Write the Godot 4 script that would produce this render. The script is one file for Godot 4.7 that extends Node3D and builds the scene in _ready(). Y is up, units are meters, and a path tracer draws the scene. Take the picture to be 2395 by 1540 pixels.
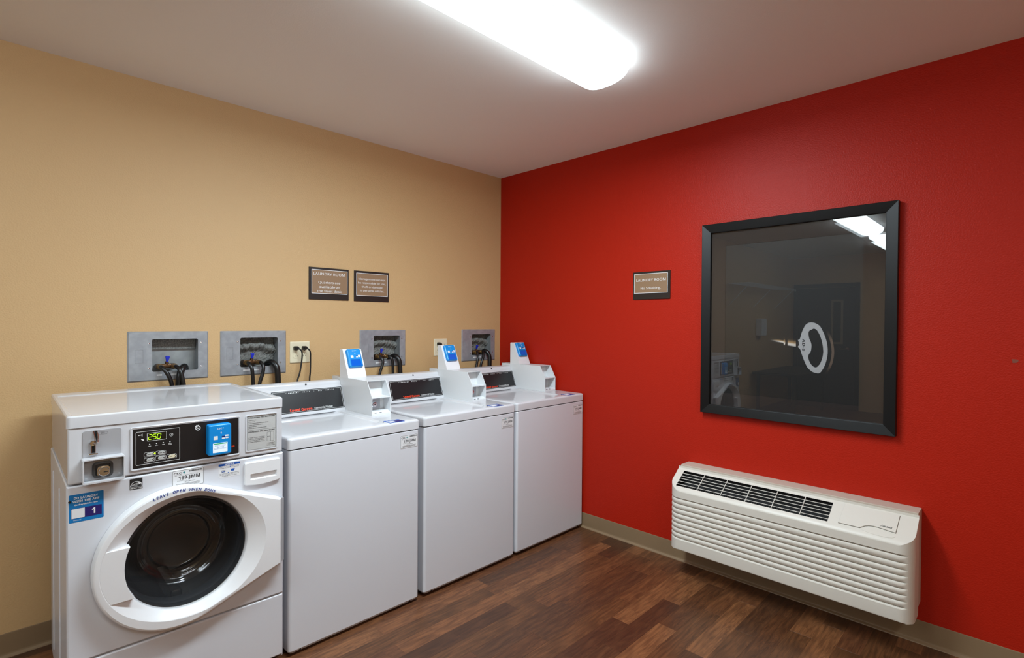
extends Node3D
# A coin laundry corner. Axes: the beige wall is the plane z = 0, the red wall the plane x = 0, the room lies at x < 0, z > 0.

class MB:
	# Collects triangles (counter-clockwise seen from outside) and commits them as one mesh with normals split at creases.
	var v := PackedVector3Array()
	var xf := Transform3D.IDENTITY

	func at(p: Vector3, b := Basis.IDENTITY) -> MB:
		xf = Transform3D(b, p)
		return self

	func tri(a: Vector3, b: Vector3, c: Vector3) -> void:
		v.append(xf * a)
		v.append(xf * b)
		v.append(xf * c)

	func quad(a: Vector3, b: Vector3, c: Vector3, d: Vector3) -> void:
		tri(a, b, c)
		tri(a, c, d)

	func cap(loop: PackedVector3Array, flip: bool) -> void:
		var n := Vector3.ZERO
		var k := loop.size()
		for i in k:
			n += (loop[i] - loop[0]).cross(loop[(i + 1) % k] - loop[0])
		n = n.normalized()
		var ax := n.cross(Vector3.UP if absf(n.y) < 0.9 else Vector3.RIGHT).normalized()
		var ay := n.cross(ax)
		var flat := PackedVector2Array()
		for p in loop:
			flat.append(Vector2(p.dot(ax), p.dot(ay)) * 100.0)
		var t := Geometry2D.triangulate_polygon(flat)
		var want := -n if flip else n
		for i in range(0, t.size(), 3):
			var a := loop[t[i]]
			var b := loop[t[i + 1]]
			var c := loop[t[i + 2]]
			if (b - a).cross(c - a).dot(want) > 0.0:
				tri(a, b, c)
			else:
				tri(a, c, b)

	func loft(loops: Array, start := true, end := true) -> MB:
		for i in loops.size() - 1:
			var a: PackedVector3Array = loops[i]
			var b: PackedVector3Array = loops[i + 1]
			var k := a.size()
			for j in k:
				var m := (j + 1) % k
				quad(a[j], a[m], b[m], b[j])
		if start:
			cap(loops[0], true)
		if end:
			cap(loops[-1], false)
		return self

	func rbox(cen: Vector3, size: Vector3, r := 0.004, seg := 1) -> MB:
		var h := size / 2.0
		r = minf(r, minf(h.x, minf(h.y, h.z)) * 0.98)
		var ts := []
		for ax in 3:
			var l := []
			for i in seg + 1:
				l.append(-(h[ax] - r) - r * tan(PI / 4.0 * (1.0 - float(i) / seg)))
			for i in seg + 1:
				l.append((h[ax] - r) + r * tan(PI / 4.0 * float(i) / seg))
			ts.append(l)
		for ax in 3:
			for sgn in [-1.0, 1.0]:
				var ua := (ax + 1) % 3
				var va := (ax + 2) % 3
				var k: int = 2 * seg + 2
				for i in k - 1:
					for j in k - 1:
						var q := []
						for d in [[0, 0], [1, 0], [1, 1], [0, 1]]:
							var p := Vector3.ZERO
							p[ax] = sgn * h[ax]
							p[ua] = ts[ua][i + d[0]]
							p[va] = ts[va][j + d[1]]
							var inner := p.clamp(-(h - Vector3.ONE * r), h - Vector3.ONE * r)
							q.append(cen + inner + (p - inner).normalized() * r)
						if sgn > 0:
							quad(q[0], q[1], q[2], q[3])
						else:
							quad(q[0], q[3], q[2], q[1])
		return self

	func box(a: Vector3, b: Vector3, r := 0.003, seg := 1) -> MB:
		return rbox((a + b) / 2.0, (b - a).abs(), r, seg)

	func plain(a: Vector3, b: Vector3) -> MB:
		var p := [Vector3(a.x, a.y, a.z), Vector3(b.x, a.y, a.z), Vector3(b.x, b.y, a.z), Vector3(a.x, b.y, a.z), Vector3(a.x, a.y, b.z), Vector3(b.x, a.y, b.z), Vector3(b.x, b.y, b.z), Vector3(a.x, b.y, b.z)]
		for q in [[0, 3, 2, 1], [4, 5, 6, 7], [0, 1, 5, 4], [2, 3, 7, 6], [1, 2, 6, 5], [0, 4, 7, 3]]:
			quad(p[q[0]], p[q[1]], p[q[2]], p[q[3]])
		return self

	# a flat outline (counter-clockwise, x to the right, y up) raised along +z from d0 to d1, its front edge chamfered
	func extr(poly: PackedVector2Array, d0: float, d1: float, bevel := 0.0) -> MB:
		var loops := [L.z(poly, d0)]
		if bevel > 0.0:
			loops.append(L.z(poly, d1 - bevel))
			loops.append(L.z(L.inset(poly, bevel), d1))
		else:
			loops.append(L.z(poly, d1))
		return loft(loops)

	func frame(outer: PackedVector2Array, inner: PackedVector2Array, d0: float, d1: float) -> MB:
		var k := outer.size()
		var a := [L.z(outer, d0), L.z(outer, d1), L.z(inner, d1), L.z(inner, d0), L.z(outer, d0)]
		return loft(a, false, false) if k else self

	func tube(pts: PackedVector3Array, r: float, sides := 10) -> MB:
		var loops := []
		var t0 := (pts[1] - pts[0]).normalized()
		var n := t0.cross(Vector3.UP if absf(t0.y) < 0.9 else Vector3.RIGHT).normalized()
		for i in pts.size():
			var t := (pts[mini(i + 1, pts.size() - 1)] - pts[maxi(i - 1, 0)]).normalized()
			n = (n - t * n.dot(t)).normalized()
			var b := t.cross(n)
			var loop := PackedVector3Array()
			for k in sides:
				var w := TAU * k / sides
				loop.append(pts[i] + (n * cos(w) + b * sin(w)) * r)
			loops.append(loop)
		return loft(loops)

	# rings of radius p.x at height p.y along +z
	func lathe(prof: PackedVector2Array, seg := 32, start := false, end := false) -> MB:
		var loops := []
		for p in prof:
			loops.append(L.z(L.circle(maxf(p.x, 0.00005), seg), p.y))
		return loft(loops, start, end)

	func mesh(crease := 38.0) -> ArrayMesh:
		var n := v.size()
		var fn := PackedVector3Array()
		fn.resize(n / 3)
		for i in n / 3:
			fn[i] = (v[i * 3 + 1] - v[i * 3]).cross(v[i * 3 + 2] - v[i * 3])
		var out := PackedVector3Array()
		out.resize(n)
		if crease <= 0.0:
			for i in n:
				out[i] = fn[i / 3].normalized()
		else:
			var near := {}
			for i in n:
				var key := Vector3i((v[i] * 40000.0).round())
				if near.has(key):
					near[key].append(i / 3)
				else:
					near[key] = [i / 3]
			var un := PackedVector3Array()
			un.resize(fn.size())
			for i in fn.size():
				un[i] = fn[i].normalized()
			var lim := cos(deg_to_rad(crease))
			for i in n:
				var own := un[i / 3]
				var s := Vector3.ZERO
				for f in near[Vector3i((v[i] * 40000.0).round())]:
					if un[f].dot(own) > lim:
						s += fn[f]
				out[i] = s.normalized() if s.length() > 0.0 else own
		var pos := PackedVector3Array()
		pos.resize(n)
		var nor := PackedVector3Array()
		nor.resize(n)
		for i in range(0, n, 3):
			for k in [[0, 0], [1, 2], [2, 1]]:
				pos[i + k[0]] = v[i + k[1]]
				nor[i + k[0]] = out[i + k[1]]
		var arr := []
		arr.resize(Mesh.ARRAY_MAX)
		arr[Mesh.ARRAY_VERTEX] = pos
		arr[Mesh.ARRAY_NORMAL] = nor
		var m := ArrayMesh.new()
		m.add_surface_from_arrays(Mesh.PRIMITIVE_TRIANGLES, arr)
		return m


class L:
	# outlines
	static func z(p: PackedVector2Array, d: float) -> PackedVector3Array:
		var o := PackedVector3Array()
		for q in p:
			o.append(Vector3(q.x, q.y, d))
		return o

	static func y(p: PackedVector2Array, h: float) -> PackedVector3Array:
		var o := PackedVector3Array()
		for q in p:
			o.append(Vector3(q.x, h, -q.y))
		return o

	static func rr(x0: float, y0: float, x1: float, y1: float, r: float, seg := 4) -> PackedVector2Array:
		var o := PackedVector2Array()
		r = maxf(minf(r, minf(absf(x1 - x0), absf(y1 - y0)) * 0.499), 0.00001)
		for c in [[x1 - r, y0 + r, -90.0], [x1 - r, y1 - r, 0.0], [x0 + r, y1 - r, 90.0], [x0 + r, y0 + r, 180.0]]:
			for i in seg + 1:
				var a := deg_to_rad(c[2] + 90.0 * i / seg)
				o.append(Vector2(c[0] + r * cos(a), c[1] + r * sin(a)))
		return o

	# the same as rr, seen from above: x and z bounds
	static func rz(x0: float, z0: float, x1: float, z1: float, r: float, h: float, seg := 4) -> PackedVector3Array:
		return y(rr(x0, -z1, x1, -z0, r, seg), h)

	static func circle(r: float, seg: int, c := Vector2.ZERO) -> PackedVector2Array:
		var o := PackedVector2Array()
		for i in seg:
			o.append(c + Vector2(cos(TAU * i / seg), sin(TAU * i / seg)) * r)
		return o

	static func inset(p: PackedVector2Array, d: float) -> PackedVector2Array:
		var o := PackedVector2Array()
		var k := p.size()
		for i in k:
			var a := (p[i] - p[(i + k - 1) % k]).normalized()
			var b := (p[(i + 1) % k] - p[i]).normalized()
			var na := Vector2(-a.y, a.x)
			var nb := Vector2(-b.y, b.x)
			var m := (na + nb).normalized()
			o.append(p[i] + m * d / maxf(m.dot(na), 0.35))
		return o

	# a closed outline with rounded runs between its points
	static func round_off(p: PackedVector2Array, n := 5) -> PackedVector2Array:
		var o := PackedVector2Array()
		var k := p.size()
		for i in k:
			for j in n:
				o.append(p[i].cubic_interpolate(p[(i + 1) % k], p[(i + k - 1) % k], p[(i + 2) % k], float(j) / n))
		return o

	static func smooth(pts: Array, n := 6) -> PackedVector3Array:
		var o := PackedVector3Array()
		for i in pts.size() - 1:
			var p0: Vector3 = pts[maxi(i - 1, 0)]
			var p1: Vector3 = pts[i]
			var p2: Vector3 = pts[i + 1]
			var p3: Vector3 = pts[mini(i + 2, pts.size() - 1)]
			for k in n:
				o.append(p1.cubic_interpolate(p2, p0, p3, float(k) / n))
		o.append(pts[-1])
		return o


var M := {}
var fonts := {}
var glyphs := {}
var taken := {}


func numbered(called: String) -> String:
	taken[called] = taken.get(called, -1) + 1
	return called if taken[called] == 0 else "%s_%03d" % [called, taken[called]]


func thing(called: String, label: String, category: String, at := Vector3.ZERO, turn := 0.0, group := "") -> Node3D:
	var o := Node3D.new()
	o.name = numbered(called)
	add_child(o, true)
	o.position = at
	o.rotation.y = turn
	tag(o, label, category, group)
	return o


func tag(o: Node3D, label: String, category := "", group := "", kind := "") -> Node3D:
	o.set_meta("label", label)
	if category:
		o.set_meta("category", category)
	if group:
		o.set_meta("group", group)
	if kind:
		o.set_meta("kind", kind)
	return o


func put(called: String, mesh: Mesh, mat: Material, parent: Node3D, label := "") -> MeshInstance3D:
	var o := MeshInstance3D.new()
	o.name = called
	o.mesh = mesh
	o.material_override = mat
	parent.add_child(o, true)
	if label:
		o.set_meta("label", label)
	return o


func struct(called: String, mesh: Mesh, mat: Material, label: String) -> MeshInstance3D:
	var o := put(called, mesh, mat, self, label)
	o.set_meta("kind", "structure")
	o.set_meta("category", called.get_slice("_", 0))
	return o


func font_of(kind: String) -> Font:
	if not fonts.has(kind):
		var f := SystemFont.new()
		f.font_names = PackedStringArray(["Droid Serif" if kind.contains("serif") else "Droid Sans"])
		f.font_weight = 700 if kind.contains("bold") else 400
		fonts[kind] = f
	return fonts[kind]


# Lettering in the plane z = 0 of mb.xf: s with capitals cap metres high, its middle at c; fitted to a width if one is given. align 0 centre, -1 left, 1 right.
func write(mb: MB, s: String, cap: float, c: Vector2, width := 0.0, kind := "sans", align := 0, slant := 0.0, turn := 0.0) -> void:
	var key := s + "|" + kind
	if not glyphs.has(key):
		var t := TextMesh.new()
		t.font = font_of(kind)
		t.text = s
		t.font_size = 32
		t.pixel_size = 0.01
		t.depth = 0.05
		t.curve_step = 6.0 if s.length() < 16 else 10.0
		glyphs[key] = [t.get_mesh_arrays(), t.get_aabb()]
	var arr: Array = glyphs[key][0]
	var bounds: AABB = glyphs[key][1]
	if arr.is_empty() or arr[Mesh.ARRAY_VERTEX] == null:
		return
	var pos: PackedVector3Array = arr[Mesh.ARRAY_VERTEX]
	var index: PackedInt32Array = arr[Mesh.ARRAY_INDEX] if arr[Mesh.ARRAY_INDEX] != null else PackedInt32Array(range(pos.size()))
	var ky := cap / 0.2304
	var kx := width / bounds.size.x if width > 0.0 else ky
	var mid := bounds.position.x + bounds.size.x / 2.0
	var shift := 0.0
	if align != 0:
		shift = -align * bounds.size.x / 2.0 * kx
	var rot := Transform2D(turn, Vector2.ZERO)
	var pts := PackedVector3Array()
	for p in pos:
		var q := Vector2((p.x - mid) * kx + shift + p.y * ky * slant, p.y * ky)
		q = rot * q + c
		pts.append(Vector3(q.x, q.y, p.z * 0.004))
	for i in range(0, index.size(), 3):
		mb.tri(pts[index[i]], pts[index[i + 2]], pts[index[i + 1]])


func std(color: Color, rough := 0.5, metal := 0.0) -> StandardMaterial3D:
	var m := StandardMaterial3D.new()
	m.albedo_color = color
	m.roughness = rough
	m.metallic = metal
	return m


func noise_tex(freq: float, size := 512, seed_ := 1, octaves := 3, ramp: Gradient = null, type := FastNoiseLite.TYPE_SIMPLEX_SMOOTH) -> NoiseTexture2D:
	var n := FastNoiseLite.new()
	n.noise_type = type
	n.seed = seed_
	n.frequency = freq
	n.fractal_octaves = octaves
	var t := NoiseTexture2D.new()
	t.width = size
	t.height = size
	t.seamless = true
	t.noise = n
	if ramp:
		t.color_ramp = ramp
	return t


func ramp2(a: Color, b: Color, pa := 0.25, pb := 0.75) -> Gradient:
	var g := Gradient.new()
	g.offsets = PackedFloat32Array([pa, pb])
	g.colors = PackedColorArray([a, b])
	return g


func triplanar(m: StandardMaterial3D, scale: float, world := true) -> StandardMaterial3D:
	m.uv1_triplanar = true
	m.uv1_world_triplanar = world
	m.uv1_scale = Vector3.ONE * scale
	return m


func paint(color: Color, rough: float, relief: float, tex: Texture2D, scale: float) -> StandardMaterial3D:
	var m := triplanar(std(color, rough), scale)
	m.heightmap_enabled = true
	m.heightmap_texture = tex
	m.heightmap_scale = relief
	return m


func materials() -> void:
	var peel := noise_tex(0.075, 512, 7, 3)
	M.beige = paint(Color8(204, 168, 120), 0.55, 0.09, peel, 3.0)
	M.red = paint(Color8(175, 31, 10), 0.48, 0.075, peel, 3.0)
	M.red.metallic_specular = 0.34
	M.ceiling = paint(Color8(244, 241, 236), 0.9, 0.02, peel, 3.0)
	M.plain_wall = M.beige
	M.base = std(Color8(136, 112, 84), 0.45)
	M.white = std(Color8(208, 208, 212), 0.09)
	M.white.metallic_specular = 0.5
	M.panel = std(Color8(214, 215, 221), 0.24)
	M.plastic = std(Color8(232, 232, 234), 0.3)
	M.box_paint = std(Color8(224, 226, 228), 0.32)
	M.black_panel = std(Color8(22, 22, 25), 0.35)
	M.gap = std(Color8(20, 20, 21), 0.8)
	M.rubber = std(Color8(18, 18, 19), 0.38)
	M.gasket = std(Color8(34, 35, 37), 0.45)
	M.hose = std(Color8(17, 17, 18), 0.33)
	M.steel = std(Color8(92, 92, 92), 0.32, 0.9)
	M.chrome = std(Color8(205, 205, 208), 0.12, 1.0)
	M.alu = std(Color8(178, 180, 186), 0.38, 0.3)
	M.brass = std(Color8(176, 140, 84), 0.32, 0.9)
	M.bronze = std(Color8(92, 66, 44), 0.42, 0.8)
	M.blue_lever = std(Color8(20, 40, 190), 0.35)
	M.blue = std(Color8(0, 138, 216), 0.3)
	M.blue_dark = std(Color8(0, 104, 190), 0.22)
	M.navy = std(Color8(38, 26, 100), 0.4)
	M.sky_print = std(Color8(10, 116, 182), 0.35)
	M.ink = std(Color8(28, 28, 30), 0.5)
	M.grey_ink = std(Color8(96, 98, 100), 0.5)
	M.white_ink = std(Color8(232, 232, 232), 0.5)
	M.blue_ink = std(Color8(38, 66, 150), 0.5)
	M.notice_blue = std(Color8(20, 84, 172), 0.45)
	M.teal_ink = std(Color8(30, 128, 130), 0.5)
	M.red_ink = std(Color8(238, 66, 28), 0.45)
	M.paper = std(Color8(226, 226, 228), 0.4)
	M.silver_label = std(Color8(188, 188, 186), 0.42)
	M.ivory = std(Color8(226, 216, 188), 0.35)
	M.sign_dark = std(Color8(36, 26, 22), 0.45)
	M.sign_tan = std(Color8(146, 116, 88), 0.5)
	M.almond = std(Color8(216, 210, 200), 0.42)
	M.sleeve = std(Color8(196, 182, 168), 0.4)
	M.slat = std(Color8(208, 204, 196), 0.4)
	M.dark_inside = std(Color8(16, 16, 17), 0.7)
	M.coil = std(Color8(74, 74, 74), 0.5, 0.5)
	M.frame = std(Color8(8, 8, 9), 0.42)
	M.frame.metallic_specular = 0.4
	M.mat_board = std(Color8(40, 33, 31), 0.8)
	M.door_dark = std(Color8(38, 38, 44), 0.4)
	M.door_trim = std(Color8(150, 130, 104), 0.45)
	M.table_black = std(Color8(26, 26, 28), 0.5)
	M.wire = std(Color8(225, 225, 225), 0.35)
	M.scuff = std(Color8(132, 72, 58), 0.8)
	M.lining = triplanar(std(Color8(138, 138, 134), 0.85), 14.0)
	M.lining.albedo_texture = noise_tex(0.03, 256, 21, 4, ramp2(Color(0.75, 0.75, 0.75), Color(1, 1, 1)))
	for k in [["zinc", Color8(168, 172, 178), 0.42], ["zinc_inside", Color8(160, 164, 166), 0.5]]:
		var z := triplanar(std(k[1], k[2], 0.4), 3.0)
		z.albedo_texture = noise_tex(0.012, 512, 33, 3, ramp2(Color(0.93, 0.93, 0.935), Color(1, 1, 1)))
		M[k[0]] = z
	var g := std(Color(0.3, 0.3, 0.31, 0.22), 0.04)
	g.transparency = BaseMaterial3D.TRANSPARENCY_ALPHA
	M.door_glass = g
	var p := std(Color(0.02, 0.02, 0.02, 0.04), 0.0)
	p.transparency = BaseMaterial3D.TRANSPARENCY_ALPHA
	M.pane = p
	for k in [["lens", 8.0], ["lens_far", 14.0]]:
		var e := std(Color8(245, 245, 245), 0.4)
		e.emission_enabled = true
		e.emission = LAMP_TINT
		e.emission_energy_multiplier = k[1]
		M[k[0]] = e
	M.digits = glow(Color8(190, 255, 40), 1.1)
	M.led = glow(Color8(190, 255, 30), 1.2)
	M.lcd = glow(Color8(225, 238, 246), 0.75)
	M.lcd_off = std(Color8(0, 92, 205), 0.12)
	M.lcd_green = glow(Color8(40, 180, 120), 0.5)
	M.display_glass = std(Color8(22, 24, 16), 0.15)


func glow(c: Color, e: float) -> StandardMaterial3D:
	var m := std(c * 0.5, 0.4)
	m.emission_enabled = true
	m.emission = c
	m.emission_energy_multiplier = e
	return m


const LAMP_TINT := Color(0.895, 0.965, 1.0)
const EXPOSURE := 1.22
const H := 2.5
const FAR := -7.0
const BACK := 4.4


func _ready() -> void:
	var cam := Camera3D.new()
	cam.name = "camera"
	cam.position = Vector3(-2.8575, 1.3765, 2.9578)
	cam.rotation = Vector3(-0.0123, -0.7906, 0.0062)
	cam.fov = rad_to_deg(2.0 * atan(770.0 / 1229.68))
	cam.near = 0.05
	cam.far = 50.0
	add_child(cam)
	cam.current = true
	var we := WorldEnvironment.new()
	we.name = "world_environment"
	var env := Environment.new()
	env.background_mode = Environment.BG_COLOR
	env.background_color = Color.BLACK
	env.tonemap_mode = Environment.TONE_MAPPER_LINEAR
	env.tonemap_exposure = EXPOSURE
	env.sdfgi_enabled = true
	env.ssao_enabled = true
	env.ssil_enabled = true
	we.environment = env
	add_child(we)
	materials()
	# the fittings on the ceiling light the room
	ceiling_light(Vector3(-1.535, H, 1.618), 3.9, "lens", "long white wraparound ceiling light above the washers, nearest the red wall")
	ceiling_light(Vector3(-3.82, H, 1.618), 0.25, "lens_far", "white wraparound ceiling light second from the red wall, seen mirrored in the picture glass")
	ceiling_light(Vector3(-5.55, H, 1.618), 0.9, "lens_far", "white wraparound ceiling light farthest from the red wall, seen mirrored in the picture glass")
	ceiling_light(Vector3(-2.4, H, 3.95), 1.3, "lens", "white wraparound ceiling light behind the viewer, over the aisle")
	room()
	floor_planks()
	front_loader()
	top_loaders()
	wall_boxes()
	outlets()
	signs()
	picture()
	heater()
	far_end()


func ceiling_light(at: Vector3, energy: float, lens: String, label: String) -> void:
	var t := thing("ceiling_light", label, "ceiling light", at, 0.0, "ceiling lights in a row")
	var b := MB.new()
	b.loft([L.rz(-0.605, -0.122, 0.605, 0.122, 0.01, -0.016), L.rz(-0.605, -0.122, 0.605, 0.122, 0.01, 0.0)])
	put("base", b.mesh(), M.plastic, t)
	# half-oval cross section carried along the fitting, drawn in a little at both ends
	var loops := []
	for e in [[0.612, 0.86], [0.6115, 0.93], [0.608, 0.965], [0.601, 0.988], [0.59, 1.0], [-0.59, 1.0], [-0.601, 0.988], [-0.608, 0.965], [-0.6115, 0.93], [-0.612, 0.86]]:
		var ring := PackedVector3Array()
		for k in 25:
			var w := PI * k / 24.0
			ring.append(Vector3(e[0], -0.014 - 0.078 * pow(sin(w), 0.8) * e[1], signf(cos(w)) * 0.126 * pow(absf(cos(w)), 0.8) * e[1]))
		loops.append(ring)
	var d := MB.new()
	d.loft(loops)
	put("diffuser", d.mesh(50.0), M[lens], t, "glowing white acrylic wrap lens")
	var lamp := AreaLight3D.new()
	lamp.name = "lamp"
	lamp.area_size = Vector2(1.16, 0.2)
	lamp.light_energy = energy
	lamp.light_color = LAMP_TINT
	lamp.shadow_enabled = true
	lamp.area_range = 14.0
	lamp.position = Vector3(0, -0.1, 0)
	lamp.rotation.x = -PI / 2.0
	t.add_child(lamp)


func room() -> void:
	# the beige wall, with openings for the four wall boxes
	var xs := [FAR, 0.0]
	for b in BOX_X:
		xs.append(b + 0.088)
		xs.append(b + 0.296)
	xs.sort()
	var ys := [0.0, 1.12, 1.3, H]
	var m := MB.new()
	for i in xs.size() - 1:
		for j in 3:
			if j == 1 and i % 2 == 1:
				continue
			m.quad(Vector3(xs[i], ys[j], 0), Vector3(xs[i + 1], ys[j], 0), Vector3(xs[i + 1], ys[j + 1], 0), Vector3(xs[i], ys[j + 1], 0))
	var bk := -0.14
	for i in range(1, xs.size() - 1, 2):
		var a := Vector3(xs[i], ys[1], 0)
		var b := Vector3(xs[i + 1], ys[2], 0)
		m.quad(Vector3(a.x, a.y, 0), Vector3(a.x, a.y, bk), Vector3(a.x, b.y, bk), Vector3(a.x, b.y, 0))
		m.quad(Vector3(b.x, a.y, bk), Vector3(b.x, a.y, 0), Vector3(b.x, b.y, 0), Vector3(b.x, b.y, bk))
		m.quad(Vector3(a.x, a.y, bk), Vector3(a.x, a.y, 0), Vector3(b.x, a.y, 0), Vector3(b.x, a.y, bk))
		m.quad(Vector3(a.x, b.y, 0), Vector3(a.x, b.y, bk), Vector3(b.x, b.y, bk), Vector3(b.x, b.y, 0))
	m.quad(Vector3(0, 0, bk), Vector3(FAR, 0, bk), Vector3(FAR, H, bk), Vector3(0, H, bk))
	m.quad(Vector3(FAR, 0, bk), Vector3(0, 0, bk), Vector3(0, 0, 0), Vector3(FAR, 0, 0))
	m.quad(Vector3(FAR, H, 0), Vector3(0, H, 0), Vector3(0, H, bk), Vector3(FAR, H, bk))
	struct("wall_left", m.mesh(0.0), M.beige, "beige textured wall behind the row of washers")
	var wr := struct("wall_right", MB.new().plain(Vector3(0, 0, -0.14), Vector3(0.14, H, BACK + 0.14)).mesh(0.0), M.red, "bright red textured wall with the framed picture and the heater")
	var chip := PackedVector2Array()
	for i in 14:
		var w := TAU * i / 14
		chip.append(Vector2(cos(w) * (0.009 + 0.003 * sin(w * 3.0 + 1.0)), sin(w) * (0.01 + 0.003 * cos(w * 2.0))))
	put("paint_chip", MB.new().at(Vector3(0, 1.237, 2.91), Basis(Vector3.UP, -PI / 2.0)).extr(chip, -0.001, 0.0008, 0.0003).mesh(), M.scuff, wr, "small pale scuffed patch in the red paint")
	struct("wall_far", MB.new().plain(Vector3(FAR - 0.14, 0, -0.14), Vector3(FAR, H, BACK + 0.14)).mesh(0.0), M.beige, "plain beige end wall with the dark door")
	struct("wall_behind", MB.new().plain(Vector3(FAR, 0, BACK), Vector3(0, H, BACK + 0.14)).mesh(0.0), M.beige, "plain beige wall opposite the washers")
	struct("ceiling", MB.new().plain(Vector3(FAR - 0.14, H, -0.14), Vector3(0.14, H + 0.14, BACK + 0.14)).mesh(0.0), M.ceiling, "smooth off-white ceiling")
	# cove bases with a flared toe
	var prof := PackedVector2Array([Vector2(0, 0), Vector2(0.016, 0.0), Vector2(0.0145, 0.004), Vector2(0.007, 0.010), Vector2(0.004, 0.018), Vector2(0.0035, 0.093), Vector2(0.002, 0.0965), Vector2(0, 0.0968)])
	var m1 := MB.new().at(Vector3(0, 0, 0), Basis(Vector3(0, 0, 1), Vector3.UP, Vector3(-1, 0, 0)))
	m1.extr(prof, 0.0, -FAR)
	struct("baseboard_left", m1.mesh(30.0), M.base, "taupe vinyl cove base along the beige wall")
	var m2 := MB.new()
	var la := PackedVector3Array()
	var lb := PackedVector3Array()
	for p in prof:
		la.append(Vector3(-p.x, p.y, 0.8))
		lb.append(Vector3(-p.x, p.y, BACK))
	m2.loft([la, lb])
	struct("baseboard_right", m2.mesh(30.0), M.base, "taupe vinyl cove base along the red wall")


func grain(seed_: int, dark: Color, light: Color) -> ImageTexture:
	var w := 900
	var h := 90
	var fine := FastNoiseLite.new()
	fine.seed = seed_
	fine.frequency = 1.0
	fine.fractal_octaves = 2
	var data := PackedByteArray()
	data.resize(w * h * 3)
	var rng := RandomNumberGenerator.new()
	rng.seed = seed_ * 17 + 3
	var cx := rng.randf() * w
	var cy := (rng.randf() - 0.5) * 40.0 + h / 2.0
	var at := 0
	for j in h:
		for i in w:
			var bend := fine.get_noise_2d(i * 0.006, j * 0.02 + 40.0)
			var d := sqrt(pow((i - cx) * 0.028, 2.0) + pow((j - cy) * 0.36 + bend * 9.0, 2.0))
			var ring := 0.5 + 0.5 * sin(d * 1.15 + bend * 5.0)
			var streak := fine.get_noise_2d(i * 0.0045, j * 0.36)
			var cloud := fine.get_noise_2d(i * 0.006 + 90.0, j * 0.035)
			var k := clampf(0.47 + 0.22 * (ring - 0.5) + 0.34 * streak + 0.3 * cloud, 0.0, 1.0)
			var c := dark.lerp(light, k)
			data[at] = c.r8
			data[at + 1] = c.g8
			data[at + 2] = c.b8
			at += 3
	return ImageTexture.create_from_image(Image.create_from_data(w, h, false, Image.FORMAT_RGB8, data))


func plank_mesh(lo: float, hi: float, wide: float, u: float) -> ArrayMesh:
	# a thin board along x from lo to hi, its top at y = 0, with eased edges; uv runs along the grain
	var st := SurfaceTool.new()
	st.begin(Mesh.PRIMITIVE_TRIANGLES)
	var e := 0.00015
	var out := [Vector3(lo, -e, 0), Vector3(hi, -e, 0), Vector3(hi, -e, wide), Vector3(lo, -e, wide)]
	var top := [Vector3(lo + e, 0, e), Vector3(hi - e, 0, e), Vector3(hi - e, 0, wide - e), Vector3(lo + e, 0, wide - e)]
	var low := [Vector3(lo, -0.005, 0), Vector3(hi, -0.005, 0), Vector3(hi, -0.005, wide), Vector3(lo, -0.005, wide)]
	var quads := [[top[0], top[1], top[2], top[3]]]
	for i in 4:
		var k := (i + 1) % 4
		quads.append([out[i], out[k], top[k], top[i]])
		quads.append([low[i], low[k], out[k], out[i]])
	st.set_smooth_group(-1)
	for q in quads:
		for n in [0, 1, 2, 0, 2, 3]:
			var p: Vector3 = q[n]
			st.set_uv(Vector2(u + (p.x - lo) / 0.9, p.z / wide))
			st.add_vertex(p)
	st.generate_normals()
	return st.commit()


func floor_planks() -> void:
	var slab := struct("floor", MB.new().plain(Vector3(FAR - 0.14, -0.1, -0.14), Vector3(0.14, -0.0035, BACK + 0.14)).mesh(0.0), M.gap, "wood-look vinyl plank floor in mixed browns")
	var tones := [
		[Color8(60, 36, 22), Color8(112, 70, 42)], [Color8(71, 43, 26), Color8(129, 82, 50)], [Color8(51, 31, 20), Color8(96, 60, 38)], [Color8(79, 48, 29), Color8(146, 94, 58)],
		[Color8(64, 40, 24), Color8(119, 76, 46)], [Color8(56, 35, 23), Color8(104, 67, 42)], [Color8(69, 41, 26), Color8(123, 77, 48)], [Color8(83, 52, 32), Color8(152, 100, 62)],
	]
	var mats := []
	for i in tones.size():
		var m := std(Color.WHITE, 0.36)
		m.albedo_texture = grain(11 + i * 7, tones[i][0], tones[i][1])
		mats.append(m)
	var rng := RandomNumberGenerator.new()
	rng.seed = 2024
	var wide := 0.089
	var rest := []
	for k in mats.size():
		rest.append([])
	var row := 0
	var z := 0.954 - wide * 11.0
	while z < BACK:
		var x := -0.0 - rng.randf() * 0.5
		var hi := 0.0
		var last := -1
		while hi > FAR:
			var lo := maxf(x, FAR)
			var kind := rng.randi() % mats.size()
			if kind == last:
				kind = (kind + 3) % mats.size()
			last = kind
			if z > 0.68 and z < 3.02 and hi > -2.1:
				var p := put("plank", plank_mesh(lo + 0.0001, hi - 0.0001, wide - 0.0002, rng.randf()), mats[kind], slab)
				p.position = Vector3(0, 0, z)
			else:
				rest[kind].append([lo, hi, z, rng.randf()])
			hi = lo
			x = lo - 0.42 - rng.randf() * 0.55
		z += wide
		row += 1
	for k in mats.size():
		var st := SurfaceTool.new()
		st.begin(Mesh.PRIMITIVE_TRIANGLES)
		for r in rest[k]:
			st.append_from(plank_mesh(r[0] + 0.0001, r[1] - 0.0001, wide - 0.0002, r[3]), 0, Transform3D(Basis.IDENTITY, Vector3(0, 0, r[2])))
		var o := put("outer_planks", st.commit(), mats[k], slab)
		o.set_meta("kind", "stuff")


# ---------------------------------------------------------------- front-loading washer

const F := 0.3553


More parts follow.
